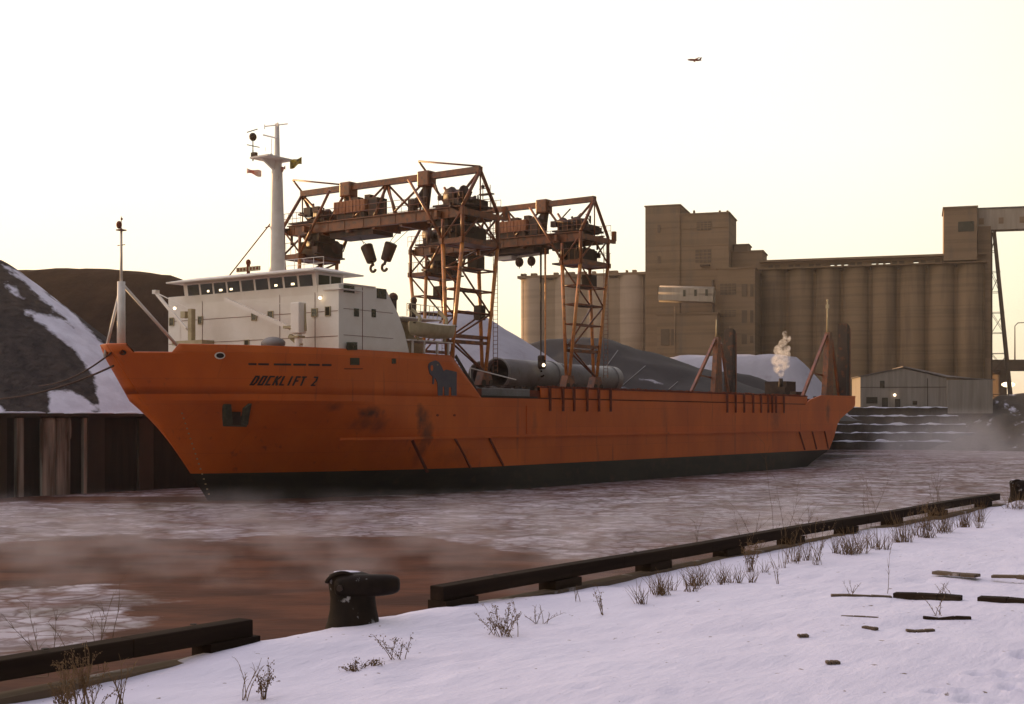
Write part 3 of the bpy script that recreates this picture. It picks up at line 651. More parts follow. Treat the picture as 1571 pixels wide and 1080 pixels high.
for px, py, rx, rz_, k in ((568, 633, 1.3, .5, .85), (560, 648, 1.4, .9, .5), (582, 650, 1.0, .9, .45), (645, 640, .6, 1.2, .85), (655, 660, .9, 1.6, .6), (648, 690, .6, 2.0, .45), (1190, 640, 1.5, 2.0, .35), (1270, 630, .8, 1.5, .6), (820, 650, .5, 1.4, .3), (512, 625, .7, .4, .5), (1020, 640, .8, 2.2, .2), (700, 700, 2.5, .8, .25)):
    a = hullpt(px, py); sm_.append((V(*a), (rx, 1.5, rz_), (.045, .022, .012), k))
smudge(M['hull'], sm_)
# ---- superstructure
SF = 4.0; ZB = 15.65
aft = [(0, 10.0, side(630, 545, 9.4)[0]), ]
m = MB()
prof = [(SF, 10.0), (12.0, 10.0), (11.7, 11.3), (11.2, 12.6), (10.5, 13.9), (9.6, 15.0), (9.1, ZB), (SF, ZB)]
m.prism([V(s, 9.22, z) for s, z in prof], V(0, -18.44, 0)); sup = m.build('deckhouse', M['white'], ship)
m = MB()
for z in (11.9, 13.7):       # plating seams on the front
    m.box(V(SF-.012, 0, z), (.03, 18.3, .035))
for wv in (-5.2, 3.3, 6.9): m.box(V(SF-.012, wv, 12.8), (.028, .035, 5.6))
for z in (12.0, 13.9): m.box(V(7.2, 9.23, z), (5.4, .03, .03))
m.box(V(6.5, 9.23, 12.8), (.04, .03, 5.5)); m.build('plating_seam', M['rust'], sup)
def fwin(x0, y0, x1, y1, s=SF, mt='win', par=sup, fr=True):
    a, za = front(x0, y0, s); b, zb = front(x1, y1, s); m = MB(); m.box(V(s-.03, (a+b)/2, (za+zb)/2), (.06, abs(b-a), abs(za-zb))); o = m.build('window', M[mt], par)
    if fr:
        m = MB(); cw, cz, dw, dz = (a+b)/2, (za+zb)/2, abs(b-a)/2+.01, abs(za-zb)/2+.01
        for q in ((0, dz, dw*2+.05, .05), (0, -dz, dw*2+.05, .05), (dw, 0, .05, dz*2-.05), (-dw, 0, .05, dz*2-.05)): m.box(V(s-.04, cw+q[0], cz+q[1]), (.10, q[2], q[3]))
        m.build('window_frame', M['cream'], o)
for r_ in ((261, 488, 267, 499), (305, 486, 311, 497), (387, 481, 394, 491), (412, 478, 419, 488), (479, 474, 487, 485), (500, 471, 507, 484), (376, 522, 382, 530)): fwin(*r_)
for (x0, y0, x1, y1) in ((527, 437, 543, 450), (543, 473, 550, 486), (570, 474, 576, 487), (578, 442, 592, 459)):
    a, za = side(x0, y0, 9.22); b, zb = side(x1, y1, 9.22); m = MB(); m.box(V((a+b)/2, 9.25, (za+zb)/2), (abs(b-a), .06, abs(za-zb))); o = m.build('window', M['win'], sup)
m = MB(); m.box(V(5.0, 8.7, 15.25), (2.3, 1.8, .08)); m.box(V(6.1, 8.9, 15.68), (3.4, 1.0, .06)); m.build('bridge_wing', M['mastw'], ship)
m = MB(); rl = [V(9.0, 9.3, 15.65), V(6.4, 9.3, 15.65)]
# wheelhouse
m = MB(); SB = 3.75; SE = 6.7; WB = 7.15
m.prism([V(SB+.25, WB, 15.0), V(SE, WB, 15.0), V(SE, WB, 16.55), V(SB, WB, 16.55)], V(0, -2*WB, 0)); wh = m.build('wheelhouse', M['white'], ship)
m = MB()      # hipped thin roof with wide eaves and snow
eo = [(SB-1.0, 8.0), (SE+1.3, 8.0), (SE+1.3, -8.0), (SB-1.0, -8.0)]
b0 = [V(s, ww, 16.56) for s, ww in eo]; b1 = [V(s, ww, 16.66) for s, ww in eo]; tp = [V(s, ww, 17.05) for s, ww in ((SB+.8, 6.6), (SE-.6, 6.6), (SE-.6, -6.6), (SB+.8, -6.6))]
m.v += b0+b1+tp
for q in ([0, 1, 2, 3], [8, 9, 10, 11], *[[i, (i+1) % 4, 4+(i+1) % 4, 4+i] for i in range(4)], *[[4+i, 4+(i+1) % 4, 8+(i+1) % 4, 8+i] for i in range(4)]): m.face(q)
m.build('wheelhouse_roof', M['mastw'], ship)
nw = 9; xs0, xs1 = -WB+.35, WB-.25
for i in range(nw):
    a = xs1-(xs1-xs0)*i/nw-.12; b = xs1-(xs1-xs0)*(i+1)/nw+.12
    m = MB(); z0, z1 = 15.62, 16.42
    sz = lambda z: SB+.25-(z-15.0)/1.55*.25-.03
    m.prism([V(sz(z0), a, z0), V(sz(z0), b, z0), V(sz(z1), b, z1), V(sz(z1), a, z1)], (.05, 0, 0)); o = m.build('bridge_window', M['glassy'], wh)
    if i in (1, 2, 5, 6, 7):
        k = MB(); k.box(V(sz(15.8)-.03, (a+b)/2+random.uniform(-.3, .3), 15.85), (.03, .16+.16*random.random(), .15)); k.build('lit_lamp', M['lampdim'], o)
for s0, s1 in ((SB+.35, SB+1.45), (SB+1.65, SE-.3)):
    m = MB(); m.box(V((s0+s1)/2, WB+.01, 16.03), (s1-s0, .06, .75)); m.build('bridge_window', M['glassy'], wh)
# roof railing and radar scanner, lamp globes
m = MB(); loop = [V(5.2, 1.5, 17.05), V(5.2, 6.4, 17.05), V(6.4, 6.4, 17.05)]
for i in range(5): p = V(5.6, 2.2+i*1.0, 17.0); m.tube(p, p+Vector((0, 0, .95)), .025, n=5)
for h in (.5, .95): m.tube(V(5.6, 2.2, 17+h), V(5.6, 6.2, 17+h), .022, n=5)
m.build('roof_railing', M['mastw'], ship)
w0, z0 = front(381, 404, 5); m = MB(); m.tube(V(5, w0, 17), V(5, w0, 18.0), .13, n=8); m.ball(V(5, w0, 17.95), .2, 8, sc_=(1, 1, 1.3)); rs = m.build('radar_pedestal', M['rust'], ship)
m = MB(); m.box(V(5, w0, 17.45), (.16, 2.5, .34)); k = m.build('radar_scanner', M['cream'], rs)
m = MB()
for i in range(7): m.box(V(4.91, w0-1.05+i*.35, 17.45), (.03, .16, .2))
m.build('scanner_slots', M['rust'], rs)
for px, py, s in ((491, 457, SF-.25), (268, 473, SF-2.0)):
    ww, zz = front(px, py, s); m = MB(); m.ball(V(s, ww, zz), .12, 10); m.tube(V(s, ww, zz), V(s+.3, ww, zz+.25), .03, n=5, m=1); m.build('floodlight', [M['lamp'], M['mastw']], ship)
# main mast
w0 = 0.0; s0 = SH.aty(425, 300, 0)[0]
def my(py): return SH.aty(425, py, 0)[1]
m = MB(); m.lathe(V(s0, 0, 0), [(.62, 16.9), (.55, my(350)), (.42, my(265)), (.33, my(245)), (.22, my(240)), (.17, my(190)), (0, my(189))], 16); mast = m.build('main_mast', M['mastw'], ship)
m = MB(); zp = my(247); m.prism([V(s0-1.9, 1.0, zp), V(s0+.8, 1.0, zp), V(s0+.8, -1.0, zp), V(s0-1.9, -1.0, zp)], (0, 0, .12))
m.prism([V(s0-1.7, .12, zp), V(s0+.5, .12, zp), V(s0, .12, zp-.95)], (0, .24, 0)); m.build('mast_platform', M['mastw'], mast)
def mp(px, py): y, z = SH.atx(px, py, s0-.6); return V(s0-.6, -y, z)
m = MB(); a = mp(388, 247); m.tube(a, mp(388, 230), .05, n=5); m.ball(mp(388, 210), .30, 10, sc_=(1, 1, 1.1)); m.tube(mp(388, 230), mp(388, 214), .04, n=5); m.box(mp(390, 239), (.3, .45, .5)); m.tube(mp(379, 203), mp(395, 198), .04, n=4); m.tube(mp(379, 222), mp(398, 226), .035, n=4); m.build('radar', M['dark'], mast)
m = MB(); m.tube(mp(404, 207), mp(425, 212), .06, n=5); m.tube(mp(417, 212), mp(416, 240), .03, n=4); m.tube(mp(407, 226), mp(407, 232), .02, n=4); m.tube(mp(406, 194), mp(441, 190), .05, n=5); m.tube(mp(406, 191), mp(406, 198), .04, n=4); m.tube(mp(426, 188), mp(426, 194), .05, n=5); m.ball(mp(416, 238), .14, 8); m.build('antenna', M['mastw'], mast)
m = MB(); m.tube(V(s0, 0, my(330)), V(SF+.4, front(352, 412, SF+.4)[0], 17.0), .05, n=5); m.tube(V(s0, 0, my(345)), mp(407, 349), .04, n=5); m.build('mast_stay', M['rust'], ship)
# foremast tripod on the bow
fs = SH.aty(186, 525, 0)[0]
def fz(py): return SH.aty(186, py, 0)[1]
m = MB(); m.tube(V(fs, 0, 10), V(fs, 0, fz(432)), .30, .26, 12); m.tube(V(fs, 0, fz(432)), V(fs, 0, fz(350)), .10, .08, 8); m.tube(V(fs, 0, fz(350)), V(fs, 0, fz(332)), .04, .03, 5); fm = m.build('foremast', M['mastw'], ship)
a, z = front(279, 522, fs+3.5); b, zb = front(164, 524, fs)
m = MB(); m.tube(V(fs, 0, fz(434)), V(fs+5.2, 1.0, 10.1), .11, n=6); m.tube(V(fs, 0, fz(437)), V(fs-.7, -.9, 10.2), .10, n=6); m.build('mast_brace', M['mastw'], fm)
m = MB(); m.box(V(fs, 0, fz(353)), (.5, .5, .08)); m.ball(V(fs-.1, -.1, fz(345)), .2, 8, sc_=(1, 1, 1.4)); m.tube(V(fs, -.4, fz(376)), V(fs, .4, fz(376)), .03, n=4); m.ball(V(fs, .05, fz(336)), .09, 6); m.build('mast_light', M['rust'], fm)
# deck cranes ahead of the deckhouse
def fr3(px, py, s): ww, z = front(px, py, s); return V(s, ww, z)
cs = 2.6
m = MB(); a = fr3(458, 464, cs); b = fr3(458, 512, cs); m.bar(a, b, .85, .8); m.tube(b, V(cs, -b.y, 10), .3, n=10); c1 = m.build('deck_crane', M['white'], ship); bevel(c1, .08)
m = MB(); m.bar(fr3(346, 459, cs), fr3(446, 504, cs), .24, .26); m.bar(fr3(370, 460, cs), fr3(452, 468, cs), .06, .06); m.bar(fr3(450, 470, cs), fr3(450, 500, cs), .12, .12); m.build('crane_jib', M['white'], c1)
m = MB(); m.bar(fr3(467, 466, cs+.2), fr3(469, 508, cs+.2), .12, .12); m.box(fr3(444, 502, cs), (.5, .8, .2)); m.box(fr3(455, 517, cs), (.7, 1.0, .15)); m.bar(fr3(445, 515, cs), fr3(462, 530, cs), .3, .3); m.build('crane_platform', M['cream'], c1)
cs = 2.0
m = MB(); a = fr3(294, 474, cs); m.bar(a, fr3(294, 522, cs), .4, .4); m.box(fr3(284, 483, cs), (.5, .5, .5)); m.box(fr3(296, 526, cs-.5), (1.2, 3.4, .3)); c2 = m.build('deck_crane', M['cream'], ship)
m = MB(); m.bar(fr3(239, 449, cs), fr3(292, 514, cs), .2, .2); m.bar(fr3(239, 449, cs), fr3(286, 504, cs-.6), .14, .14); m.bar(fr3(240, 449, cs), fr3(294, 476, cs), .06, .06); m.box(fr3(239, 448, cs), (.4, .4, .3)); m.build('crane_jib', M['white'], c2)
# deck fittings behind the bulwark
m = MB(); p = fr3(419, 527, 1.5); m.ball(p, .7, 12, sc_=(1, 1.5, .7)); m.build('tank_dome', M['cyl'], ship)
# after part of the superstructure: boat deck, frames, funnels
m = MB(); m.box(V(14.2, 0, 11.2), (5.0, 13.0, 2.6)); m.box(V(14.0, 2.0, 13.0), (4.5, 8, 1.4)); m.build('boat_deck_house', M['cream'], ship)
m = MB(); m.box(V(14.3, 8.4, 12.0), (5.2, 2.0, .10)); m.box(V(14.3, 4, 13.8), (5.0, 9.0, .08))
for s in (12.2, 13.6, 15.2, 16.6): m.bar(V(s, 9.2, 10), V(s, 9.2, 12.0), .14, .14)
m.build('boat_deck', M['mastw'], ship)
m = MB()
for i in range(9): m.tube(V(11.9+i*.55, 8.9-.02*i, 13.85), V(11.9+i*.55, 8.9, 14.8), .03, n=5)
for h in (14.3, 14.8): m.tube(V(11.9, 8.9, h), V(16.4, 8.9, h), .03, n=5)
m.build('boat_deck_railing', M['cream'], ship)
m = MB()
for s, ww, h, r_ in ((12.5, 7, 15.4, .28), (13.4, 6.2, 15.0, .22), (14.5, 7.4, 15.3, .2), (15.4, 6.5, 14.9, .26)):
    m.tube(V(s, ww, 13.8), V(s, ww, h), r_, n=8); m.ball(V(s, ww, h), r_*1.4, 8)
m.build('ventilator', M['slab'], ship)
m = MB(); m.box(V(13.6, 3, 14.6), (2.4, 2.0, 1.6)); bevel(m.build('vent_casing', M['mastw'], ship), .1)
for s in (12.6, 15.9):
    m = MB(); m.bar(V(s, 9.35, 12.0), V(s, 9.6, 13.8), .16, .22); m.bar(V(s, 9.6, 13.8), V(s, 8.8, 14.4), .16, .2); m.build('davit', M['cream'], ship)
m = MB()        # chute / ladder aft of the forecastle
for i in range(10): t = i/9; m.box(V(17.6+t*2.4, 8.9, 10.6-t*2.4), (.3, .9, .06))
m.bar(V(17.4, 9.3, 11.0), V(20.2, 9.3, 8.2), .06, .3); m.bar(V(17.4, 8.4, 11.0), V(20.2, 8.4, 8.2), .06, .3)
m.build('companion_ladder', M['dark'], ship)
m = MB(); m.lathe(V(18.6, 6.8, 9.9), [(.3, -.5), (.9, -.5), (.9, .5), (.3, .5)], 18, ax='y'); m.lathe(V(18.9, 7.6, 9.5), [(.25, -.3), (.7, -.3), (.7, .3), (.25, .3)], 16, ax='y'); m.box(V(19.3, 6.5, 9.0), (2.0, 1.8, 1)); m.build('mooring_winch', M['dark'], ship)
m = MB(); m.tube(V(19.6, 9.1, 10.1), V(26, 9.1, 9.3), .05, n=5); m.tube(V(19.6, 9.1, 8.0), V(19.6, 9.1, 10.2), .05, n=5); m.build('boat_boom', M['mastw'], ship)
m = MB()
for s in lin(28, 96, 46):
    if random.random() < .7:
        h = random.uniform(.15, .5); m.box(V(s+random.uniform(-.4, .4), random.uniform(7.6, 9.0), 8.45+h/2), (random.uniform(.3, 1.4), random.uniform(.2, .5), h))
m.build('deck_gear', M['dark'], ship)
# stern gate posts and A-frames
for g, xx in ((1, 1308), (-1, 1120)):
    ww = 8.3*g
    m = MB(); m.prism([V(101.5, ww-.6, 7.9), V(102.6, ww-.6, 7.9), V(102.5, ww-.5, 18.3), V(101.6, ww-.5, 18.6)], V(0, 1.3, 0)); m.build('gate_post', M['slab'], ship)
    m = MB(); m.box(V(102.75, ww, 13), (.3, 1.6, 10)); m.build('post_flange', M['crane'], ship)
    m = MB()
    ww2 = ww-.3*g
    m.prism([V(96.2, ww2-.35, 8.2), V(98.8, ww2-.35, 8.2), V(98.0, ww2-.2, 17.2), V(97.2, ww2-.2, 17.2)], V(0, .7, 0)); m.bar(V(99.0, ww2, 16.4), V(101.5, ww2, 9), .3, .35); m.build('frame_post', M['crane'], ship)
    m = MB(); m.bar(V(89.0, ww2, 8.3), V(97.2, ww2, 16.8), .35, .4); m.bar(V(96.5, ww2-.3, 11.6), V(92.6, ww2, 11.8), .2, .2); m.build('frame_brace', M['crane'], ship)
    m = MB(); m.tube(V(97.6, ww2, 17.2), V(97.6, ww2, 21.3 if g > 0 else 19.6), .13, .09, 7)
    if g > 0: m.box(V(97.6, ww2, 20.6), (.3, .4, .5)); m.ball(V(97.6, ww2, 21.4), .16, 7)
    m.build('stern_mast', M['cream'], ship)
sf, zf = side(1198, 600, 6)
m = MB(); m.box(V(sf, 6, 9.1), (1.6, 1.8, 1.6)); m.tube(V(sf, 6, 9.8), V(sf, 6, 11.0), .35, .25, 10); m.box(V(sf+4, 6, 9), (2.5, 1.6, .8)); m.build('exhaust_funnel', M['dark'], ship)
m = MB(); m.box(V(94, 3, 9.7), (3, 3, 2.2)); m.build('stern_deckhouse', M['dark'], ship)

# ---- lifeboat: lifts off its davits, so it stands alone
def lifeboat():
    r = empty('lifeboat', SH.wor(14.2, -9.5, 12.15), ANG, label='pale canvas-covered lifeboat hanging in davits behind the white deckhouse', cat='lifeboat')
    rows = []
    for i in range(17):
        t = i/16*2-1; wd = .95*(1-abs(t)**2.6)**.6; dz = .22*t*t; x = t*2.7
        rows.append([Vector((x, wd*math.cos(a)*(1 if True else 1), dz+1.05+(-1.0*math.sin(a)**.8 if a > 0 else 0))) for a in [math.pi*k/12 for k in range(13)]])
    m = MB(); m.grid(rows); m.build('hull', M['cream'], r)
    rows = []
    for i in range(17):
        t = i/16*2-1; wd = .97*(1-abs(t)**2.6)**.6; dz = .22*t*t; x = t*2.72
        rows.append([Vector((x, wd*math.cos(a), dz+1.05+.22*math.sin(a)*(1-abs(t)))) for a in [math.pi*k/8 for k in range(9)]])
    m = MB(); m.grid(rows); m.build('canvas_cover', M['white'], r)
    m = MB(); m.tube((-2.65, -.35, 1.12), (2.65, -.35, 1.12), .05, n=5); m.build('fender_rope', M['dark'], r)
lifeboat()

# ------------------------------------------------------------------ gantry cranes straddling the ship
def gantry(s0, label, kind):
    ZB0 = 8.7
    root = empty('gantry_crane', SH.wor(s0, 0, ZB0), ANG, label=label, cat='gantry crane', group='gantry cranes straddling the ship')
    def g(s, w_, z): return Vector((s, -w_, z-ZB0))
    C, Lm, K, MM = M['crane'], M['leg'], M['dark'], M['mach']
    D = 2.35; rnd = random.Random(kind*17+3)
    for q in (1, -1):
        wi, wo, wf = 8.0*q, 10.0*q, 8.6*q
        for a in (-D, D):
            for ww in (wi, wo):
                m = MB(); m.tube(g(a, wf+(.15 if ww == wo else -.15)*q, 9.6), g(a, ww, 20.2), .15, .17, 12); m.build('leg', Lm, root)
            m = MB(); m.prism([g(a-.9, wf-.35, 8.75), g(a+.9, wf-.35, 8.75), g(a+.45, wf-.35, 9.9), g(a-.45, wf-.35, 9.9)], g(0, .7, 0)-g(0, 0, 0)); bg_ = m.build('bogie', C, root)
            m = MB()
            for k in (-.5, .5): m.tube(g(a+k, wf-.42, 8.95), g(a+k, wf+.42, 8.95), .26, n=14)
            m.build('wheel', K, bg_)
        # tower bracing
        m = MB()
        def at(ww, z): t = (z-9.6)/10.6; return wf+(ww-wf)*t
        for z in (12.2, 12.65):
            for ww in (wi, wo): m.bar(g(-D, at(ww, z), z), g(D, at(ww, z), z), .16, .26)
        for z in (14.6, 16.4, 18.1):
            for ww in (wi, wo): m.tube(g(-D, at(ww, z), z), g(D, at(ww, z), z), .08, n=6)
            for a in (-D, D): m.tube(g(a, at(wi, z), z), g(a, at(wo, z), z), .08, n=6)
        zz = [9.9, 12.4, 16.4, 20.0] if kind == 2 else [9.9, 12.4, 14.6, 18.1, 20.0]
        for i in range(len(zz)-1):
            f = 1 if i % 2 else -1
            for ww in (wi, wo): m.tube(g(-D*f, at(ww, zz[i]), zz[i]), g(D*f, at(ww, zz[i+1]), zz[i+1]), .085, n=6)
        m.build('tower_bracing', C, root)
        # lower work platforms within the tower
        m = MB()
        for z in (18.1, 16.4): m.box(g(0, at((wi+wo)/2, z), z), (1.5, 1.3, .18))
        m.box(g(.9, at((wi+wo)/2, 17), 18.75), (1.0, 1.0, 1.1))
        if kind == 1 and q == 1: m.box(g(1.5, 8.8, 14.7), (.7, .7, 1.2))
        m.build('work_platform', K, root)
        # main platform
        m = MB()
        for a in (-D, D): m.bar(g(a, wi-.25*q, 20.2), g(a, wo+.25*q, 20.2), .3, .42)
        for ww in (wi, wo): m.bar(g(-D-.3, ww, 20.22), g(D+.3, ww, 20.22), .28, .44)
        m.box(g(0, (wi+wo)/2, 20.12), (2*D-.3, 1.7, .12)); m.build('tower_platform', C, root)
        # columns between platform and girder, then legs up to the peak
        m = MB()
        for a in (-D, D):
            m.tube(g(a, wo, 20.3), g(a, wo, 22.9), .16, n=10); m.tube(g(a, wi, 20.3), g(a, wi, 22.0), .14, n=10)
            m.tube(g(a, wo, 22.9), g(0, wo, 26.1), .15, n=10)
            m.tube(g(a, wo, 20.4), g(0, wo, 22.4), .09, n=6); m.tube(g(a, wi, 20.4), g(a, 4.4*q, 25.6), .12, n=8)
            m.tube(g(a, wo, 22.6), g(a, wi, 20.5), .08, n=6)
        m.tube(g(0, wo, 26.0), g(0, wo, 22.4), .07, n=6); m.tube(g(0, wo-.1*q, 26.0), g(0, 6.8*q, 23.2), .12, n=8); m.tube(g(0, 4.6*q, 26.0), g(0, 6.8*q, 23.2), .12, n=8)
        m.build('head_frame', C, root)
        # cross girders at deck level of the head
        m = MB()
        for ww in (wi-.6*q, wo): m.bar(g(-D-.2, ww, 22.5), g(D+.2, ww, 22.5), .25, .5)
        m.bar(g(D, wo, 22.55), g(D+1.2, wo, 22.55), .3, .3); m.box(g(D+1.1, wo, 23.1), (.35, .35, .9)); m.build('cross_girder', C, root)
        # winches above and below the girder deck
        for zc in (21.0, 24.0):
            m = MB()
            for k in range(3 if zc > 22 else 4):
                cx, cw = rnd.uniform(-1.2, 1.2), (7.6+rnd.uniform(-.7, .9))*q; rr = rnd.uniform(.4, .75 if zc > 22 else .62)
                m.lathe(g(cx, cw, zc+rnd.uniform(-.15, .3)), [(0, -.65), (rr, -.65), (rr, -.55), (rr*.6, -.5), (rr*.6, .5), (rr, .55), (rr, .65), (0, .65)], 14, ax='y' if k % 2 else 'x')
                m.box(g(cx, cw, zc-.5), (1.3, 1.1, .6))
            for k in range(5): m.box(g(rnd.uniform(-1.9, 1.9), (7.8+rnd.uniform(-1.6, 1.6))*q, zc-.5+rnd.uniform(0, .8)), (rnd.uniform(.3, .9), rnd.uniform(.3, .9), rnd.uniform(.3, .8)))
            m.box(g(0, 8.2*q, zc-.75), (3.6, 3.4, .14)); m.build('winch', MM, root)
        m = MB(); m.box(g(.4, 8.0*q, 21.0), (3.2, 2.2, 1.3)); m.box(g(-.6, 7.2*q, 21.9), (2.2, 1.6, .9)); m.box(g(.9, 8.3*q, 23.5), (1.8, 2.4, .8)); bevel(m.build('winch_casing', K, root), .1)
        m = MB()
        for k in range(26):
            a = g(rnd.uniform(-2.2, 2.2), (7.9+rnd.uniform(-2.1, 2.0))*q, rnd.uniform(20.5, 24.6)); b = a+Vector((rnd.choice((0, rnd.uniform(-2, 2))), rnd.choice((0, rnd.uniform(-2, 2))), rnd.uniform(-.8, 1.2)))
            if (b-a).length > .4: m.tube(a, b, rnd.uniform(.05, .14), n=6)
        m.build('pipework', MM, root)
        # sheave housing on the chord with its hanging cylinder
        m = MB(); m.box(g(0, 4.4*q, 25.95), (1.1, 1.25, 1.3)); hb = m.build('sheave_housing', C, root); bevel(hb, .12)
        m = MB(); m.tube(g(0, 4.5*q, 25.4), g(0, 4.3*q, 23.4), .38, .3, 12); m.lathe(g(0, 3.5*q, 24.1), [(0, -.15), (.45, -.15), (.45, .15), (0, .15)], 14, ax='x'); m.tube(g(0, 4.3*q, 25.2), g(0, 2.9*q, 23.6), .26, .34, 10); m.box(g(0, 2.9*q, 23.9), (.6, .6, 1.0)); m.build('hoist_cylinder', MM, hb)
        m = MB(); m.tube(g(D+.15, wo-.1*q, 9.8), g(D+.15, wo-.1*q, 22), .035, n=4); m.tube(g(D+.15, wo-.55*q, 9.8), g(D+.15, wo-.55*q, 22), .035, n=4)
        for k in range(34): z = 10+k*.35; m.tube(g(D+.15, wo-.1*q, z), g(D+.15, wo-.55*q, z), .02, n=4)
        if q*kind != -1: m.build('ladder', C, root)
        m = MB()
        for a in (-D-.2, D+.2):
            for k in range(6): ww = wi-.3*q+k*.5*q; m.tube(g(a, ww, 23.0), g(a, ww, 24.0), .025, n=4)
            for h in (23.5, 24.0): m.tube(g(a, wi-.3*q, h), g(a, wo+.2*q, h), .025, n=4)
            for k in range(5): ww = wi-.3*q+k*.6*q; m.tube(g(a, ww, 20.4), g(a, ww, 21.4), .025, n=4)
            m.tube(g(a, wi-.3*q, 21.4), g(a, wo+.2*q, 21.4), .025, n=4)
        m.build('platform_railing', C, root)
    for a in (-1.7, 1.7):
        m = MB(); m.bar(g(a, -9.8, 22.55), g(a, 9.8, 22.55), .42, .78); m.bar(g(a-.3 if a < 0 else a+.3, -9.8, 22.98), g(a-.3 if a < 0 else a+.3, 9.8, 22.98), .3, .08)
        for k in range(10): m.box(g(a-.23 if a < 0 else a+.23, -8.9+k*1.93+rnd.uniform(-.3, .3), 22.55), (.06, .08, .7))
        gi = m.build('girder', C, root)
        m = MB(); e = a*1.35
        for k in range(15): m.tube(g(e, -6.3+k*.9, 23.0), g(e, -6.3+k*.9, 24.0), .025, n=4)
        for h in (23.5, 24.0): m.tube(g(e, -6.3, h), g(e, 6.3, h), .025, n=4)
        m.build('walkway_railing', C, gi)
    m = MB(); m.bar(g(0, -10.05, 26.15), g(0, 10.05, 26.15), .5, .5); m.build('top_chord', C, root)
    m = MB()
    for a, b in (((-4.4, 25.9), (-2.2, 23.2)), ((-.2, 25.9), (-2.2, 23.2)), ((.2, 25.9), (2.2, 23.2)), ((4.4, 25.9), (2.2, 23.2))):
        for e in (-1.6, 1.6): m.tube(g(0, a[0], a[1]), g(e, b[0], b[1]), .10, n=7)
    for e in (-1.6, 1.6): m.tube(g(0, 0, 25.9), g(e, 0, 23), .13, n=8)
    for ww in (-6, -3, 0, 3, 6): m.bar(g(-1.7, ww, 22.3), g(1.7, ww, 22.3), .3, .7)
    m.box(g(0, 0, 22.9), (3.0, 13, .06)); m.build('truss_bracing', C, root)
    # machinery house and cabinets
    cw = -2.9 if kind == 1 else 1.6
    m = MB(); m.box(g(-.8, cw, 24.15), (1.6, 3.6, 1.05))
    mh = m.build('machinery_house', M['house'], root); bevel(mh, .05)
    m = MB()
    for k in range(9): m.box(g(-1.62, cw-1.6+k*.4, 24.15), (.06, .06, 1.0))
    m.build('house_rib', M['house'], mh)
    m = MB(); m.box(g(-.6, cw, 23.3), (1.6, 3.2, .65)); m.box(g(-.6, cw+2.4, 24.0), (1.3, 1.0, 1.5)); m.box(g(-.3, cw-.2, 24.9), (.7, .8, .4)); m.box(g(-.3, cw+1.2, 24.95), (.6, .6, .5)); m.box(g(0, cw, 21.9), (2.6, 5.0, .5)); m.build('electrical_cabinet', MM, root)
    if kind == 1:
        m = MB()
        for w0, w1 in ((-10.0, -4.6), (4.6, 10.0)):
            m = MB(); m.tube(g(0, w0, 26.3), g(-.8, w0-.4, 27.35), .09, n=6); m.tube(g(-.8, w0-.4, 27.35), g(0, w1, 26.4), .08, n=6); m.build('outrigger_strut', C, root)

    # hooks
    def rope(a, b, r_=.028):
        m.tube(a, b, r_, n=4)
    if kind == 1:
        for (wa, wt, sg) in ((-3.1, -2.0, 1), (1.6, .2, -1)):
            cx = 0
            zc = 20.2; c = g(cx, wt, zc)
            m = MB(); rope(g(-.2, wa, 22), c+Vector((-.2, .1, .4))); rope(g(.2, wa-.8*sg, 22), c+Vector((.2, -.1, .5))); m.build('hoist_rope', M['rope'], root)
            ax = Vector((0, -sg*.45, -1)).normalized()
            m = MB(); m.tube(c-ax*.8, c+ax*.8, .56, .46, 14); hk = m.build('hook_block', MM, root); bevel(hk, .12)
            m = MB(); e = c+ax*.8; m.tube(c+ax*.7, c+ax*1.15, .14, .12, 8)
            pts = [c+ax*1.1+Vector((0, .30*math.sin(t)*1.0, -.28+.30*math.cos(t))) for t in [i*.55 for i in range(9)]]
            m.path(pts, .12, 8); m.build('hook', MM, hk)
    else:
        for wt in (1.7, 3.1):
            c = g(-.2, wt, 20.9)
            m = MB(); m.tube(c, g(-.2, wt, 22), .05, n=5); m.build('hoist_rope', M['rope'], root)
            m = MB(); m.ball(c, .42, 10, sc_=(1, 1, 1.15)); hk = m.build('hook_block', MM, root)
            m = MB(); m.tube(c-Vector((0, 0, .3)), c-Vector((0, 0, .62)), .06, .03, 6); m.build('hook', MM, hk)
        m = MB(); m.bar(g(-.2, 1.5, 21.4), g(-.2, 4.2, 21.5), .2, .2); m.box(g(-.2, .3, 21.35), (1.2, 1.8, .35)); m.build('spreader_trolley', M['mastw'], root)
        for dw, mt in ((0, 'rope'), (.5, 'leg')):
            m = MB()
            for e in (-.06, .06): m.tube(g(-.3, 4.25+dw+e, 22), g(-.3, 4.25+dw+e*.3, 11.9 if dw == 0 else 11.5), .055, n=5)
            m.build('hoist_rope', M[mt], root)
        c = g(-.3, 4.35, 11.3); m = MB(); m.box(c, (.55, .7, 1.3)); hk = m.build('hook_block', K, root); bevel(hk, .15)
        m = MB(); m.ball(c+Vector((-.3, -.42, -.3)), .16, 8); m.build('work_lamp', M['lamp'], hk)
        m = MB(); pts = [c+Vector((0, .26*math.sin(t), -1.1+.26*math.cos(t))) for t in [i*.6 for i in range(8)]]; m.path(pts, .09, 7); m.build('hook', K, hk)
        # aerial mast on the after girder
        m = MB()
        for e in (-.45, .45): m.tube(g(1.4, -3.4+e, 23), g(1.4, -3.4+e, 29.0+(.3 if e < 0 else 0)), .07, .04, 6)
        for z in (25.5, 26.6, 27.6): m.tube(g(1.4, -3.85, z), g(1.4, -2.95, z), .04, n=5)
        am = m.build('aerial_mast', C, root)
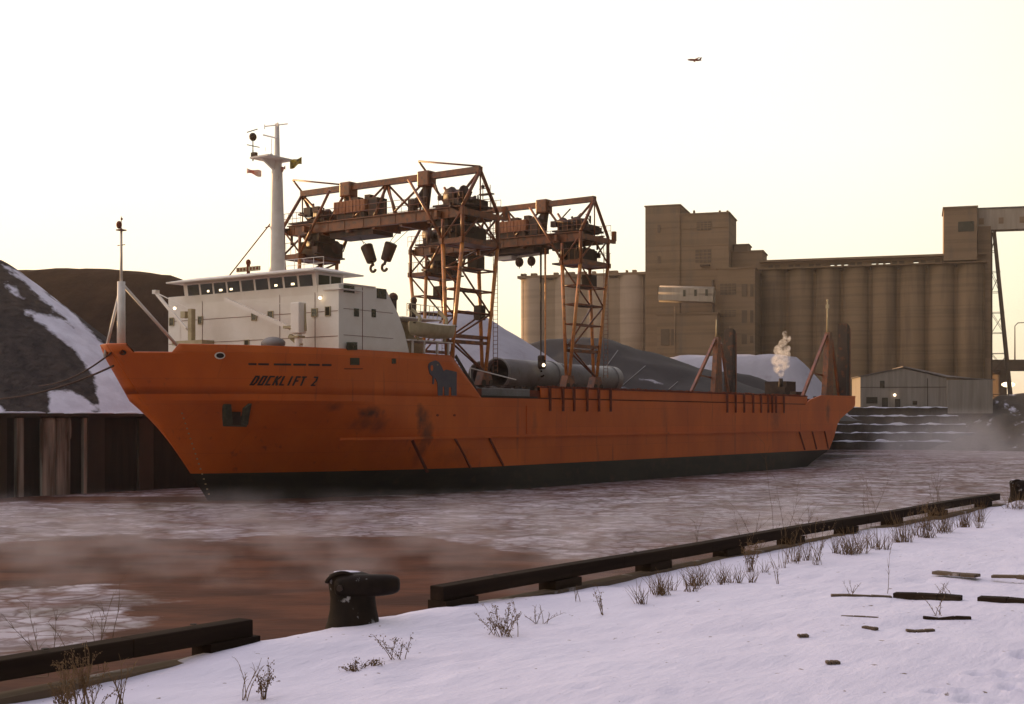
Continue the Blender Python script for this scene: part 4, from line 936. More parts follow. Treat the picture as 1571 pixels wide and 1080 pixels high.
        m = MB(); m.box(g(1.4, -3.4, 28.1), (.6, 1.5, .12)); m.ball(g(1.4, -3.85, 28.9), .2, 8); m.tube(g(1.4, -4.3, 28.7), g(1.4, -3.4, 28.7), .04, n=4); m.build('aerial_platform', K, am)
    return root
sg1 = (side(692, 590, 8.6)[0]+side(739, 590, 8.6)[0])/2; sg2 = (side(872, 590, 8.6)[0]+side(912, 590, 8.6)[0])/2
gantry(sg1, 'nearer rust-orange gantry crane just behind the white wheelhouse, with two tilted hook blocks', 1)
gantry(sg2, 'farther rust-orange gantry crane over the grey cylinders, with long vertical hoist ropes', 2)

# ------------------------------------------------------------------ cargo cylinders on deck
def drum(s0, s1, w_, r_, label):
    root = empty('steel_cylinder', SH.wor((s0+s1)/2, -w_, 8.5), ANG, label=label, cat='cylinder', group='steel cylinders on the cargo deck'); L = (s1-s0)/2; zc = r_+.25
    m = MB(); m.lathe((0, 0, zc), [(r_-.06, -L+.05), (r_-.06, L-.05)], 40, ax='x'); m.lathe((0, 0, zc), [(r_-.06, -L+.0), (r_, -L), (r_, L), (r_-.06, L)], 48, ax='x'); sh_ = m.build('shell', M['cyl'], root, fix=False)
    m = MB(); m.lathe((0, 0, zc), [(r_-.07, -L+.6), (.05, -L+4)], 32, ax='x'); m.build('inner_cone', M['dark'], root)
    for x in ((-L+.1, 1), (-L+5.2, 1), (-L+6.1, 0)) if s0 < 30 else ((-L+.1, 0), (L-1, 0)):
        m = MB(); m.lathe((x[0], 0, zc), [(r_, -.12), (r_+.07, -.12), (r_+.07, .12), (r_, .12)], 48, ax='x'); m.build('ring', M['band' if x[1] else 'cyl'], root)
    for x in (-L*.6, 0, L*.6): m = MB(); m.box((x, 0, .2), (.5, r_*1.6, .5)); m.build('saddle', M['timberl'], root)
DW = 2.9; dl = side(762, 567, DW)[0]
drum(dl, dl+9.5, DW, 1.38, 'dark open-ended grey steel cylinder with brown rings, nearest the wheelhouse')
drum(dl+9.8, dl+20.5, DW, 1.32, 'plain grey steel cylinder lying behind the open-ended one')
drum(dl+1.5, dl+20, -.2, 1.28, 'grey steel cylinder on the far side of the deck, mostly hidden by the front two')

# ------------------------------------------------------------------ flags
def flag(px, py, w_px, h_px, s, mt, label, dirn=1):
    p = SH.atx(px, py, s); o_ = SH.wor(s, p[0], p[1]); m = MB(); k = o_.y/F; rows = []
    for i in range(9):
        t = i/8; rows.append([Vector((dirn*t*w_px*k, .12*math.sin(t*6), -j*h_px*k/3*(1-.25*t)+t*h_px*k*.35+.06*math.sin(t*7+j))) for j in range(4)])
    m.grid(rows); o = m.build('flag', M[mt], loc=o_, fix=False); sd = o.modifiers.new('t', 'SOLIDIFY'); sd.thickness = .02; tag(o, label, 'flag', 'flags on the main mast')
flag(445, 246, 18, 13, s0, 'flagy', 'yellow and dark flag flying to the right of the white mast')
flag(401, 262, 22, 9, s0, 'flagr', 'red and white flag flying to the left of the white mast', -1)
flag(431, 257, 7, 7, s0, 'flagr', 'tiny red flag close against the white mast under the platform')
# halyards carry the flags
# ------------------------------------------------------------------ mooring lines
def line(a, b, sag, r_, label):
    m = MB(); pts = []
    for i in range(25): t = i/24; p = a.lerp(b, t); p.z -= sag*4*t*(1-t); pts.append(p-a)
    m.path(pts, r_, 6); tag(m.build('mooring_line', M['hawser'], loc=a, fix=False), label, 'mooring line', 'mooring lines from the bow')
bowp = SH.wor(-8.2, .2, 10.4)
line(SH.wor(-8.5, 0, 10.45), P(60, 592, 103), .5, .06, 'upper mooring line from the bow tip to the coal heap side')
line(SH.wor(-8.0, .4, 9.6), P(-60, 612, 104), .8, .07, 'lower mooring line sweeping from the bow to the left picture edge')

# ------------------------------------------------------------------ far quay
WQ = 15.2; ZQ = 6.2
QF = SH
root = empty('quay_wall', SH.wor(-20, WQ, 0), ANG, label='dark quay wall of concrete and timber panels left of the bow, frosted in streaks', cat='quay wall')
m = MB(); m.box((50, .8, 2.6), (240, 1.4, 7.2)); m.build('wall', M['quay'], root)
m = MB(); m.box((50, .3, 6.28), (240, 1.9, .22)); m.build('coping', M['quay'], root)
PAN = [(-60, -22, 'quayp'), (-20, 8, 'quay'), (8, 20, 'quayd'), (22, 34, 'quayp'), (34, 60, 'quayd'), (61, 82, 'quayp'), (83, 105, 'quayp'), (106, 124, 'quayd'), (125, 131, 'quayp'), (131, 158, 'quay'), (158, 208, 'quayd'), (210, 233, 'quay'), (235, 300, 'quayd'), (300, 380, 'quay')]
for a, b, mt in PAN:
    x0, x1 = SH.aty(a, 700, WQ)[0]+20, SH.aty(b, 700, WQ)[0]+20
    th = .35 if mt != 'quayd' else .12
    m = MB(); m.box(((x0+x1)/2, -th/2+.08, 2.9), (x1-x0-.06, th, 6.3)); m.build('fender_panel', M[mt], root)
m = MB()
for k in range(40):
    x = SH.aty(random.uniform(58, 106), 700, WQ)[0]+20; h = random.uniform(1, 4); m.ball((x, -.3, 6-h/2), .5, 6, sc_=(random.uniform(.1, .2), .12, h))
m.build('frost_streak', M['quayp'], root)
m = MB()
for k in range(60):
    x = random.uniform(-6, 26); m.ball((x, .1, 6.42), random.uniform(.3, .9), 8, sc_=(1.3, .6, .16))
m.build('snow_on_coping', M['snowfar'], root)
gq = MB(); gq.v += [SH.wor(-260, WQ+1.2, 6.2), SH.wor(149, WQ+1.2, 6.2), SH.wor(330, 420, 6.2), SH.wor(-260, 420, 6.2)]; gq.face([0, 1, 2, 3])
tag(gq.build('ground', M['snowfar'], fix=False), 'level snowy ground behind the far quay', kind='structure')
m = MB()       # land across the head of the basin, to the right
pl = [Vector((-260, 256, 0)), Vector((420, 256, 0)), Vector((420, 690, 0)), Vector((-260, 690, 0))]
m.prism([Vector((p.x, p.y, 7.0)) for p in pl], (0, 0, -8)); tag(m.build('head_ground', M['bank'], fix=True), 'rough ground at the head of the basin', kind='structure')

# ------------------------------------------------------------------ heaps
def heap(name, seg, peak, slope, base, label, mats, res=1.2, wob=.6, prj=None, pad=4, kind_lab='heap', flat=None, seed=0, size=None):
    """Loose heap: ridge line seg (world x,y pairs with heights), falling away at the angle of repose."""
    xs_ = [p[0] for p in seg]; ys_ = [p[1] for p in seg]; hm_ = max(p[2] for p in seg)-base; ext = hm_/slope+pad
    x0, x1, y0, y1 = min(xs_)-ext, max(xs_)+ext, min(ys_)-ext, max(ys_)+ext
    nx, ny = int((x1-x0)/res), int((y1-y0)/res); m = MB(); rows = []
    for j in range(ny+1):
        row = []
        for i in range(nx+1):
            x, y = x0+(x1-x0)*i/nx, y0+(y1-y0)*j/ny; best = -1e9
            for (ax, ay, ah), (bx, by, bh) in zip(seg, seg[1:]):
                dx, dy = bx-ax, by-ay; t = max(0, min(1, ((x-ax)*dx+(y-ay)*dy)/(dx*dx+dy*dy))); d = math.hypot(x-ax-t*dx, y-ay-t*dy)
                best = max(best, ah+(bh-ah)*t-slope*max(0, math.sqrt(d*d+2.0)-1.2))
            z = best+wob*fbm(x*.12, y*.12, seed)*1.6+wob*.35*fbm(x*.6, y*.6, seed+5)
            row.append(Vector((x, y, max(z, base-.6))))
        rows.append(row)
    m.grid(rows); keep = [f for f in m.f if max(m.v[i].z for i in f) > base-.55]; m.f = keep; m.m = [0]*len(keep); m.sm = [True]*len(keep)
    c = Vector(((x0+x1)/2, (y0+y1)/2, base)); m.v = [p-c for p in m.v]
    o = m.build(name, mats, loc=c, fix=False); tag(o, label, kind_lab)
    return o, c
Yp = 118
def wp(px, py, Y): p = P(px, py, Y); return (p.x, p.y, p.z)
# near coal heap with snow bands
e = P(-10, 402, 122)
coalmix = attr_mix('coal_and_snow', 'snow',
    dict(a=(.050, .042, .040), b=(.085, .068, .060), rough=.95, spec=.05, scale=.9, st=(1, 1, 1), bs=1.8, bump=.5, bstr=1.0),
    dict(a=(.74, .73, .82), b=(.60, .58, .66), rough=.9, spec=.1, scale=.5, bs=1.2, bump=.10), lo=.44, hi=.56, nscale=1.1, namt=.5)
o, c = heap('coal_heap', [(e.x, e.y, e.z+.4), (e.x-22, e.y+4, e.z+2.0), (e.x-60, e.y+30, e.z+3)], 0, .82, 6.2, 'near grey coal heap banded with snow, on the quay left of the bow', coalmix, res=.5, wob=.16, seed=2)
SP = [[(0, 405), (20, 413), (60, 432), (75, 452), (110, 478), (140, 510), (170, 540), (200, 575), (236, 640), (150, 640), (150, 612), (146, 580), (120, 545), (112, 520), (80, 498), (35, 474), (38, 480), (60, 484), (90, 500), (118, 508), (90, 478), (60, 455), (45, 440), (20, 420)],
      [(5, 432), (20, 438), (38, 458), (30, 458), (10, 442)],
      [(36, 475), (118, 540), (150, 590), (158, 640), (200, 640), (150, 540), (100, 490)],
      [(74, 600), (100, 597), (130, 608), (155, 632), (76, 638)], [(-10, 618), (6, 628), (12, 638), (-10, 640)]]
vals = []
for v in o.data.vertices:
    q = v.co+c; 
    if q.y < 5: vals.append(0); continue
    px = 785.5+q.x/q.y*F; py = 642-(q.z-H)/q.y*F; d = max(poly_dist(px, py, pl) for pl in SP)
    vals.append(max(0, min(1, .5+d/34)))
set_attr(o, 'snow', vals)
# far dark coal bank; its unseen left run is added to shade the foreground
heap('coal_bank', [(-330, -160, 30), (-300, 40, 31), (-230, 130, 31), wp(-1100, 405, 210), wp(-300, 405, 200), wp(25, 411, 188), wp(180, 411, 184), wp(262, 420, 182)], 0, .75, 6.2, 'huge dark brown coal bank with a level top behind the bow and mast', M['coalfar'], res=1.6, wob=.13, seed=9)
heap('snowy_heap', [wp(655, 474, 172), wp(712, 474, 172)], 0, .62, 6.2, 'smooth snow-covered conical heap seen through the gantry legs', M['snowgrey'], res=1.2, wob=.25, seed=4)
tb, tc_ = heap('covered_heap', [wp(835, 521, 205), wp(925, 519, 200), wp(985, 535, 198), wp(1060, 562, 196)], 0, .42, 6.2, 'long heap under a dark grey cover with white seams, behind the deck cylinders', M['tarp'], res=1.1, wob=.3, seed=6)
# seams on the cover
from mathutils.bvhtree import BVHTree
def drape(ob, c, a, b, name, mt, r_, n=30):
    bv = BVHTree.FromPolygons([v.co for v in ob.data.vertices], [p.vertices[:] for p in ob.data.polygons]); m = MB(); pts = []
    for i in range(n+1):
        px = a[0]+(b[0]-a[0])*i/n; py = a[1]+(b[1]-a[1])*i/n; rr, vv = ray(px, py); d = Vector((rr, 1, vv)).normalized()
        h = bv.ray_cast(Vector((0, 0, H))-c, d)
        if h[0]: pts.append(h[0]+Vector((0, 0, .06)))
    if len(pts) > 1: m.path(pts, r_, 5); m.build(name, mt, ob, fix=False)
for a, b in (((912, 588), (948, 538)), ((955, 592), (990, 562)), ((1026, 598), (1040, 586)), ((880, 590), (905, 560))): drape(tb, tc_, a, b, 'cover_seam', M['cyl'], .06)
heap('snow_bank', [wp(1035, 543, 245), wp(1100, 542, 243), wp(1150, 541, 242), wp(1214, 541, 240)], 0, 1.25, 6.2, 'long flat-topped snow bank behind the stern posts', M['snowgrey'], res=1.6, wob=.12, seed=12)
heap('dark_heap', [wp(1112, 570, 215), wp(1140, 574, 214)], 0, .45, 6.2, 'low dark rounded heap in front of the long snow bank', M['tarp'], res=1.2, wob=.2, seed=22)
heap('snowy_mound', [wp(1572, 603, 262), wp(1720, 600, 262)], 0, .45, .0, 'brushy snow-dusted mound at the right edge of the basin', M['bank'], res=1.0, wob=.8, seed=15)

# ------------------------------------------------------------------ terraced wall at the basin head
root = empty('terrace_wall', (70, 250, 0), 0, label='dark stepped retaining wall with snow on each ledge, at the head of the basin', cat='retaining wall')
for k, (py, xr_) in enumerate(((688, 1510), (675, 1498), (662, 1482), (649, 1470), (636, 1455))):
    Y = 250+k*1.1; z = P(0, py-11, Y).z; z0 = -1; xa, xb = P(1225, 0, Y).x-70, P(xr_, 0, Y).x-70
    m = MB(); n = 60; rows = [[], [], []]
    for i in range(n+1):
        x = xa+(xb-xa)*i/n; j = .12*fbm(x*.5, k*3.1); y = Y-250+.15*fbm(x*.8, k); rows[0].append((x, y, z0)); rows[1].append((x, y, z+j)); rows[2].append((x, y+4, z+j))
    m.grid(rows, sm=False); m.build('course', M['step'], root, fix=False)
    m = MB(); rows = [[], [], []]
    for i in range(n+1):
        x = xa+(xb-xa)*i/n; j = .12*fbm(x*.5, k*3.1); y = Y-250+.15*fbm(x*.8, k); th = max(.03, .12+.42*fbm(x*.3, k*7)); rows[0].append((x, y-.08, z+j-th*.6)); rows[1].append((x, y-.02, z+j+th*.6)); rows[2].append((x, y+1.1, z+j+th))
    m.grid(rows); m.build('ledge_snow', M['snowfar'], root, fix=False)

# ------------------------------------------------------------------ shed
SHD = Frame(P(1320, 0, 258).x, 258, R(-8))
root = empty('shed', SHD.wor(0, 0, 7.0), R(-8), label='pale corrugated metal shed with low gable standing above the stepped wall', cat='shed')
def sx(px, y=0): return SHD.aty(px, 600, y)[0]
def sz_(py, px=1400): return SHD.aty(px, py, 0)[1]-7
xa, xm, xb = 0, sx(1385), sx(1452)
m = MB(); m.prism([Vector((xa, 0, 0)), Vector((xb, 0, 0)), Vector((xb, 0, sz_(580, 1452))), Vector((xm, 0, sz_(565))), Vector((xa, 0, sz_(578, 1320)))], (0, 14, 0)); m.build('wall', M['shed'], root)
hB = sz_(580, 1452)
m = MB(); m.box((xb+4.2, 3, hB/2-.2), (8.4, 9, hB-.4)); m.build('annex', M['shed'], root)
m = MB(); m.prism([Vector((xm, -.3, sz_(563))), Vector((xm, 14, sz_(563))), Vector((xb+8.8, 14, hB-.5)), Vector((xb+8.8, -1.6, hB-.5)), Vector((xb, -.4, hB+.1))], (0, 0, .2)); m.build('roof', M['roofd'], root)
m = MB(); m.prism([Vector((xa-.4, -.3, sz_(578, 1320))), Vector((xm, -.3, sz_(564.5))), Vector((xm, 14, sz_(564.5))), Vector((xa-.4, 14, sz_(578, 1320)))], (0, 0, .15)); m.build('roof', M['roofd'], root)
m = MB(); m.box((xb/2, -.03, sz_(594)), (xb, .06, .12)); m.box((sx(1423), -.04, 3.5), (.12, .06, 6.8)); m.build('seam', M['dark'], root)
for (x0, y0, x1, y1, nm) in ((1350, 584, 1357, 595, 'window'), (1329, 609, 1346, 619, 'window'), (1353, 610, 1362, 628, 'door'), (1373, 612, 1381, 628, 'door'), (1400, 615, 1407, 621, 'window')):
    m = MB(); a, b = sx(x0), sx(x1); za, zb = sz_(y0), sz_(y1); m.box(((a+b)/2, -.02, (za+zb)/2), (b-a, .1, za-zb)); m.build(nm, M['win'], root)
m = MB(); m.ball((sx(1372), -.5, sz_(606)), .28, 8); m.tube((sx(1372), -.5, sz_(606)), (sx(1372), 0, sz_(603)), .06, n=4, m=1); m.build('wall_lamp', [M['lamp'], M['dark']], root)

# ------------------------------------------------------------------ grain elevator
E0 = P(1128, 0, 330); AE = R(-17.2); EF = Frame(E0.x, 330, AE); ZG = 6.9
def ex(px, y=0): return EF.aty(px, 500, y)[0]
def ez(py, px=1100, y=0): return EF.aty(px, py, y)[1]-ZG
right = empty('silo_block', EF.wor(ex(1330), 0, ZG), AE, label='long row of tall brown concrete silos with a windowed gallery, right of the tower', cat='grain silos')
ox = ex(1330)
x0, x1 = ex(1165), ex(1512); n = 8; dxs = (x1-x0)/n; hs = ez(408, 1330)
for i in range(n):
    cx = x0+dxs*(i+.5)-ox; m = MB(); m.lathe((cx, dxs/2, 0), [(dxs/2-.12, 0), (dxs/2-.12, hs)]+[(0, hs)], 36); m.build('silo', M['conc'], right, fix=True)
m = MB(); m.box(((x0+x1)/2-ox, dxs*.97, hs/2-.4), (x1-x0, dxs*1.3, hs-.8)); m.build('silo_core', M['conc'], right)
m = MB(); m.box(((x0+x1)/2-ox, dxs*.75, hs+.12), (x1-x0+.6, dxs*1.6, .3)); m.build('silo_cap', M['conc'], right)
gz0, gz1 = hs+.3, ez(392.5, 1330)
m = MB(); m.box(((x0+x1)/2-ox, dxs*.75, gz1-.25), (x1-x0+.4, dxs*1.15, .5))
gxs = x1-x0; m.box(((x0+x1)/2-ox, dxs*.45, gz0+.1), (gxs, .3, .3)); m.box(((x0+x1)/2-ox, dxs*.45, gz1-.8), (gxs, .3, .7))
m.box(((x0+x1)/2-ox, dxs*1.1, gz0+.1), (gxs, .3, .3)); m.box(((x0+x1)/2-ox, dxs*1.1, gz1-.8), (gxs, .3, .7))
for k in range(33):
    xx = x0-ox+gxs*k/32
    for yy in (.45, 1.1): m.box((xx, dxs*yy, (gz0+gz1)/2), (.5, .26, gz1-gz0))
ga = m.build('gallery', M['conc3'], right)
for k in range(32):
    xa = x0-ox+gxs*(k+.5)/32; px = 785.5+EF.wor(xa+ox, dxs*.45).x/EF.wor(xa+ox, dxs*.45).y*F
    if not any(a < px < b for a, b in ((1270, 1300), (1330, 1370), (1398, 1412))):
        m = MB(); m.box((xa, dxs*.46, (gz0+gz1)/2), (gxs/32-.5, .12, gz1-gz0)); m.build('gallery_window', M['winb' if k % 3 else 'conc3'], ga)
# right head tower
tx0, tx1 = ex(1448, -.5), ex(1499, -.5); tz = ez(320, 1450)
m = MB(); m.box(((tx0+tx1)/2-ox, 6, (hs+tz)/2+.3), (tx1-tx0, 13, tz-hs-.6)); m.box(((tx0+tx1)/2-ox, 6, tz+.15), (tx1-tx0+.5, 13.5, .3)); ht = m.build('head_tower', M['conc3'], right)
m = MB(); m.box((tx1+1.8-ox, 7, hs*.5+6), (3.0, 8, hs+6)); m.build('lift_shaft', M['conc3'], right)
m = MB()
for py in (345, 352): pass
m.box((ex(1482)-ox, -.55, ez(348, 1480)), (3.6, .12, 2.4)); m.build('window', M['win'], ht)
# conveyor gallery and trestle
root = empty('conveyor_gallery', P(1500, 560, 318)*1.0, AE, label='pale enclosed conveyor bridge leaving the right head tower, on a steel trestle', cat='conveyor')
root.location.z = ZG; CF = Frame(root.location.x, root.location.y, AE)
def cx_(px, y=0): return CF.aty(px, 400, y)[0]
def cz(py, px=1520): return CF.aty(px, py, 0)[1]-ZG
m = MB(); L = 40; m.bar((cx_(1497), 0, cz(338)), (cx_(1497)+L, 0, cz(338, 1520)-.3), 4.2, cz(322)-cz(354)); m.build('box', M['gal'], root)
m = MB(); m.bar((cx_(1496), 0, cz(321)), (cx_(1497)+L, 0, cz(321)-.3), 4.6, .3); m.build('roof', M['roofd'], root)
for px in (1505, 1535, 1567, 1600):
    m = MB(); m.box((cx_(px), -2.1, cz(341)), (1.1, .12, 1.5)); m.build('window', M['conc3'], root)
m = MB()
xt, zt_, xb_ = cx_(1525), cz(355), cx_(1553)
for yy in (-1.8, 1.8):
    m.bar((xt, yy, zt_), (xb_, yy*2, 0), .8, .6); m.bar((cx_(1521), yy, zt_), (cx_(1521), yy, 0), .3, .3)
for k in range(1, 9):
    t = k/9; zz = zt_*(1-t); xx = xt+(xb_-xt)*t
    for yy in (-1.8, 1.8): m.bar((cx_(1521), yy, zz), (xx, yy, zz), .12, .12); m.bar((cx_(1521), yy, zz), (xx, yy, zz+zt_/9) if k % 2 else (xx+.5, yy, zz-zt_/9), .1, .1)
m.build('trestle', M['road'], root)
# left silo block
left = empty('silo_block', EF.wor(ex(890), 0, ZG), AE, label='paler and lower block of broad concrete silos, left of the tower building', cat='grain silos'); ox = ex(890)
x0, x1 = ex(793), ex(992); n = 4; dxs = (x1-x0)/n; hs2 = ez(424, 890)
for i in range(n):
    m = MB(); m.lathe((x0+dxs*(i+.5)-ox, dxs/2, 0), [(dxs/2-.03, 0), (dxs/2-.03, hs2), (0, hs2)], 44); m.build('silo', M['conc2'], left)
m = MB(); m.box(((x0+x1)/2-ox, dxs*.56, hs2/2-.3), (x1-x0-2.5, dxs*.85, hs2-.6)); m.build('silo_core', M['conc2'], left)
m = MB(); m.box(((x0+x1)/2-ox, dxs*.5, hs2+.35), (x1-x0, dxs*.92, .7))
for k in range(16): m.box((x0-ox+random.random()*(x1-x0), 2, hs2+1.0), (1.2*random.random()+.4, 1.5, .8))
m.build('silo_cap', M['conc3'], left)
# workhouse
wk = empty('elevator_tower', EF.wor(ex(1075), 0, ZG), AE, label='tallest concrete tower building of the grain elevator, between the two silo blocks', cat='grain elevator'); ox = ex(1075)
def slab(px0, px1, py, y0, y1, name, mt='conc3', par=wk, z0=0):
    a, b = ex(px0, y0)-ox, ex(px1, y0)-ox; z = ez(py, (px0+px1)/2, y0); m = MB(); m.box(((a+b)/2, (y0+y1)/2, (z+z0)/2), (b-a, y1-y0, z-z0)); m.box(((a+b)/2, (y0+y1)/2, z+.12), (b-a+.5, y1-y0+.5, .3)); return m.build(name, M[mt], par)
slab(990, 1043, 316, -1, 15, 'stair_tower'); slab(1043, 1118, 328, -.6, 14, 'main_block')
slab(1122, 1170, 386, 4, 14, 'rear_block'); slab(1126, 1148, 376, 6, 12, 'roof_unit', z0=ez(386)); slab(1100, 1158, 412, -9, 3.9, 'front_annex')
slab(1008, 1100, 482, -14, -1.1, 'lower_annex'); slab(1040, 1118, 545, -22, -14.1, 'low_lean_to')
a, b = ex(1010, -14)-ox, ex(1094, -14)-ox; zA, zB = ez(461, 1050, -14), ez(441, 1050, -14)
m = MB(); m.bar((a, -12, (zA+zB)/2+.3), (b, -12, (zA+zB)/2-.5), 4, zB-zA); gw = m.build('loading_gallery', M['gal'], wk)
m = MB(); m.tube((a, -12, zB-1.2), (b, -12, zB-1.9), 2.05, n=18); m.build('gallery_roof', M['gal'], gw)
for px in (1050, 1067, 1084):
    m = MB(); m.box((ex(px, -14)-ox, -14.1, (zA+zB)/2+.2), (.6, .12, 1.6)); m.build('gallery_window', M['win'], gw)
def ewin(px0, py0, px1, py1, y, mt='win'):
    a, b = ex(px0, y)-ox, ex(px1, y)-ox; za, zb = ez(py0, (px0+px1)/2, y), ez(py1, (px0+px1)/2, y); m = MB(); m.box(((a+b)/2, y-.02, (za+zb)/2), (b-a, .25, za-zb)); o = m.build('window', M[mt], wk)
    if b-a > 2.5:
        m = MB()
        for k in range(1, 4): m.box((a+(b-a)*k/4, y-.18, (za+zb)/2), (.15, .12, za-zb))
        for k in range(1, 4): m.box(((a+b)/2, y-.18, zb+(za-zb)*k/4), (b-a, .12, .15))
        m.build('window_bars', M['conc3'], o)
for q in ((1069, 340, 1091, 353, -.6), (1067, 383, 1091, 403, -.6), (1009, 345, 1013, 357, -1), (1009, 393, 1013, 404, -1), (1009, 440, 1013, 452, -1), (1105, 435, 1129, 452, -9), (1138, 436, 1146, 455, -9), (1151, 436, 1156, 455, -9), (1105, 476, 1129, 486, -9), (1138, 476, 1146, 495, -9), (1151, 476, 1156, 495, -9), (1014, 505, 1027, 530, -14), (1030, 505, 1036, 530, -14), (1138, 513, 1146, 528, -9), (1151, 515, 1156, 526, -9)): ewin(*q, 'winb')
m = MB()
for px in (1060, 1100, 1112): m.box((ex(px)-ox, 5, ez(325, px)), (.5, .5, 2.2))
for px in (1035, 1120): m.tube((ex(px, -14.5)-ox, -14.5, 0), (ex(px, -14.5)-ox, -14.5, ez(470 if px < 1100 else 500, px, -14.5)), .14, n=6)
m.build('pipe_stub', M['conc3'], wk)

for (p0, p1, y0) in ((1043, 1118, -.6), (990, 1043, -1)):
    for py in (345, 372, 408, 440):
        a, b = ex(p0, y0)-ox, ex(p1, y0)-ox; z = ez(py+4, (p0+p1)/2, y0); m = MB(); m.box(((a+b)/2, y0-.06, z), (b-a-.2, .14, .35)); m.build('ledge', M['conc3'], wk)
m = MB(); a = ex(1094, -.7)-ox; m.tube((a, -.8, 0), (a, -.8, ez(430, 1094)), .3, n=8); m.box((ex(1083)-ox, -1.4, ez(408, 1083)), (2.4, 1.6, .3)); m.build('downpipe', M['road'], wk)
# ------------------------------------------------------------------ elevated road far right
root = empty('road_bridge', (P(1560, 0, 420).x, 420, 7), 0, label='dark elevated road on piers at the right edge, beyond the silos', cat='bridge')
m = MB(); zt2 = P(0, 557, 420).z-7; m.box((50, 0, zt2-1.2), (150, 12, 2.4)); m.box((50, -6, zt2+.4), (150, .4, .9)); m.build('deck', M['road'], root)
for k in range(6):
    m = MB(); m.box((-20+k*14, 0, zt2/2-1.2), (2.2, 9, zt2-2.4)); m.build('pier', M['road'], root)
m = MB(); m.box((0, 6.5, zt2/2-3), (8, .5, 1.5)); m.build('girder', M['road'], root)
for px, py, h in ((1557, 500, 0), (1573, 520, 0)):
    p = P(px, 557, 430); top = P(px, py, 430).z; m = MB(); m.tube((0, 0, 0), (0, 0, top-p.z), .25, .15, 6); m.path([Vector((0, 0, top-p.z)), Vector((1.0, 0, top-p.z+1.0)), Vector((3.0, 0, top-p.z+1.1))], .15, 5)
    tag(m.build('street_lamp', M['road'], loc=p), 'curved street lamp on the elevated road, nearer the silos' if px < 1560 else 'curved street lamp on the elevated road, at the picture edge', 'street lamp', 'street lamps on the elevated road')
p = P(1547, 590, 400); m = MB(); m.ball((0, 0, 0), 1.2, 8, sc_=(1.8, .5, .7)); lo = m.build('road_underlight', M['lampdim'], loc=p); tag(lo, 'warm glowing lamp under the elevated road', 'lamp')  # bare glowing ball standing in for the light under the road

# ------------------------------------------------------------------ airliner
p = P(1065, 92, 2200); root = empty('airplane', p, R(8), label='tiny jet airliner high in the sky above the tower building', cat='airplane')
m = MB(); m.lathe((0, 0, 0), [(0, -12), (1.2, -10), (1.8, -6), (1.8, 6), (.9, 11), (.2, 13)], 12, ax='x'); m.build('fuselage', M['rust'], root)
m = MB(); m.prism([Vector((-3, 0, -.5)), Vector((2, 0, -.5)), Vector((6, 14, .6)), Vector((4, 14, .6))], (0, 0, .4)); m.prism([Vector((-3, 0, -.5)), Vector((2, 0, -.5)), Vector((6, -14, .6)), Vector((4, -14, .6))], (0, 0, .4)); m.build('wing', M['rust'], root)
m = MB(); m.prism([Vector((8, -.2, 1)), Vector((12, -.2, 1)), Vector((13.5, -.2, 5)), Vector((11.5, -.2, 5))], (0, .4, 0)); m.build('tail_fin', M['rust'], root)

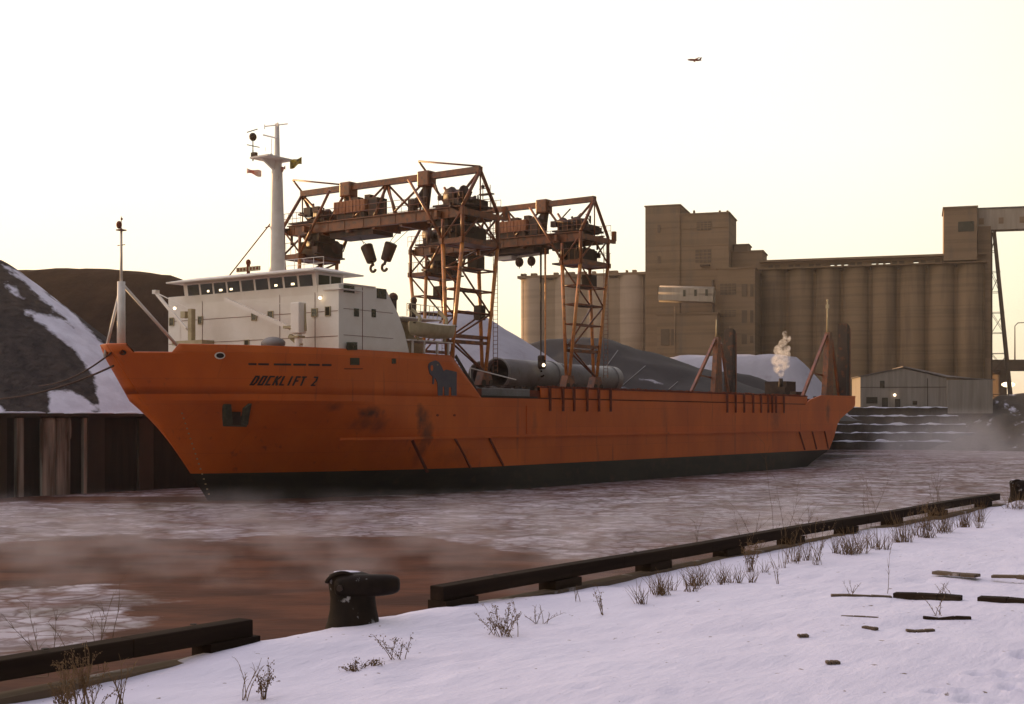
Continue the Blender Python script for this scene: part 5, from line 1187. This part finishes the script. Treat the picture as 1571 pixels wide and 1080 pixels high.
# ------------------------------------------------------------------ steam and sea smoke
def vol(name, bld, loc, dens, scale, th, col, label, aniso=.3, zfall=None, stretch=(1, 1, 1), sphere=None):
    m = bpy.data.materials.new(name); m.use_nodes = True; n = m.node_tree.nodes; L = m.node_tree.links; n.remove(n['Principled BSDF'])
    pv = n.new('ShaderNodeVolumePrincipled'); pv.inputs['Color'].default_value = (*col, 1); pv.inputs['Anisotropy'].default_value = aniso; L.new(pv.outputs[0], n['Material Output'].inputs['Volume'])
    tc = n.new('ShaderNodeTexCoord'); mp = n.new('ShaderNodeMapping'); mp.inputs['Scale'].default_value = stretch; L.new(tc.outputs['Object'], mp.inputs[0])
    t = n.new('ShaderNodeTexNoise'); t.inputs['Scale'].default_value = scale; t.inputs['Detail'].default_value = 3; L.new(mp.outputs[0], t.inputs['Vector'])
    r_ = n.new('ShaderNodeMapRange'); r_.inputs[1].default_value = th[0]; r_.inputs[2].default_value = th[1]; r_.inputs[4].default_value = dens; L.new(t.outputs[0], r_.inputs[0]); out = r_.outputs[0]
    if zfall:
        sp = n.new('ShaderNodeSeparateXYZ'); L.new(tc.outputs['Object'], sp.inputs[0]); z = n.new('ShaderNodeMapRange'); z.inputs[1].default_value = 0; z.inputs[2].default_value = zfall; z.inputs[3].default_value = 1; z.inputs[4].default_value = 0; L.new(sp.outputs[2], z.inputs[0])
        mu = n.new('ShaderNodeMath'); mu.operation = 'MULTIPLY'; L.new(out, mu.inputs[0]); L.new(z.outputs[0], mu.inputs[1]); out = mu.outputs[0]
    L.new(out, pv.inputs['Density']); o = bld.build(name, m, loc=loc); tag(o, label, kind='stuff'); return o
fp = SH.wor(sf, -6, 11.0)
m = MB(); rnd = random.Random(5)
for dx_, dz, rr in ((0, .6, .45), (-.2, 1.3, .8), (.3, 1.9, .95), (-.5, 2.3, .8), (.4, 2.9, .9), (-.1, 3.5, .8), (.7, 3.7, .5), (.3, 4.3, .65), (.8, 5.0, .55), (.5, 5.6, .35)):
    m.ball((dx_, rnd.uniform(-.3, .3), dz), rr, 10)
vol('steam_plume', m, fp, 1.5, 1.7, (.41, .62), (1, .97, .95), 'small white steam plume rising from the stern exhaust funnel', .5)
m = MB(); m.box((0, 0, 1.1), (90, 34, 2.1)); 
vol('near_sea_smoke', m, DK.wor(55, 27, .05), .15, .33, (.47, .76), (.95, .88, .88), 'thin steam drifting low over the near brown water', .2, 2.1, (1, 1, .9))
m = MB(); m.box((0, 0, 4.0), (62, 110, 7.9))
vol('far_sea_smoke', m, Vector((92, 190, .05)), .040, .075, (.47, .68), (.95, .90, .90), 'mist lying over the water beyond the stern', .2, 7.8, (1, 1, .8))

hz = bpy.data.materials.new('haze_air'); hz.use_nodes = True; n_ = hz.node_tree.nodes; n_.remove(n_['Principled BSDF'])
pv = n_.new('ShaderNodeVolumePrincipled'); pv.inputs['Color'].default_value = (1, .93, .86, 1); pv.inputs['Density'].default_value = HAZE; pv.inputs['Anisotropy'].default_value = .4
hz.node_tree.links.new(pv.outputs[0], n_['Material Output'].inputs['Volume'])
m = MB(); m.box((0, 220, 34), (1300, 1300, 76)); tag(m.build('haze', hz), 'thin warm evening haze over the harbour', kind='stuff')
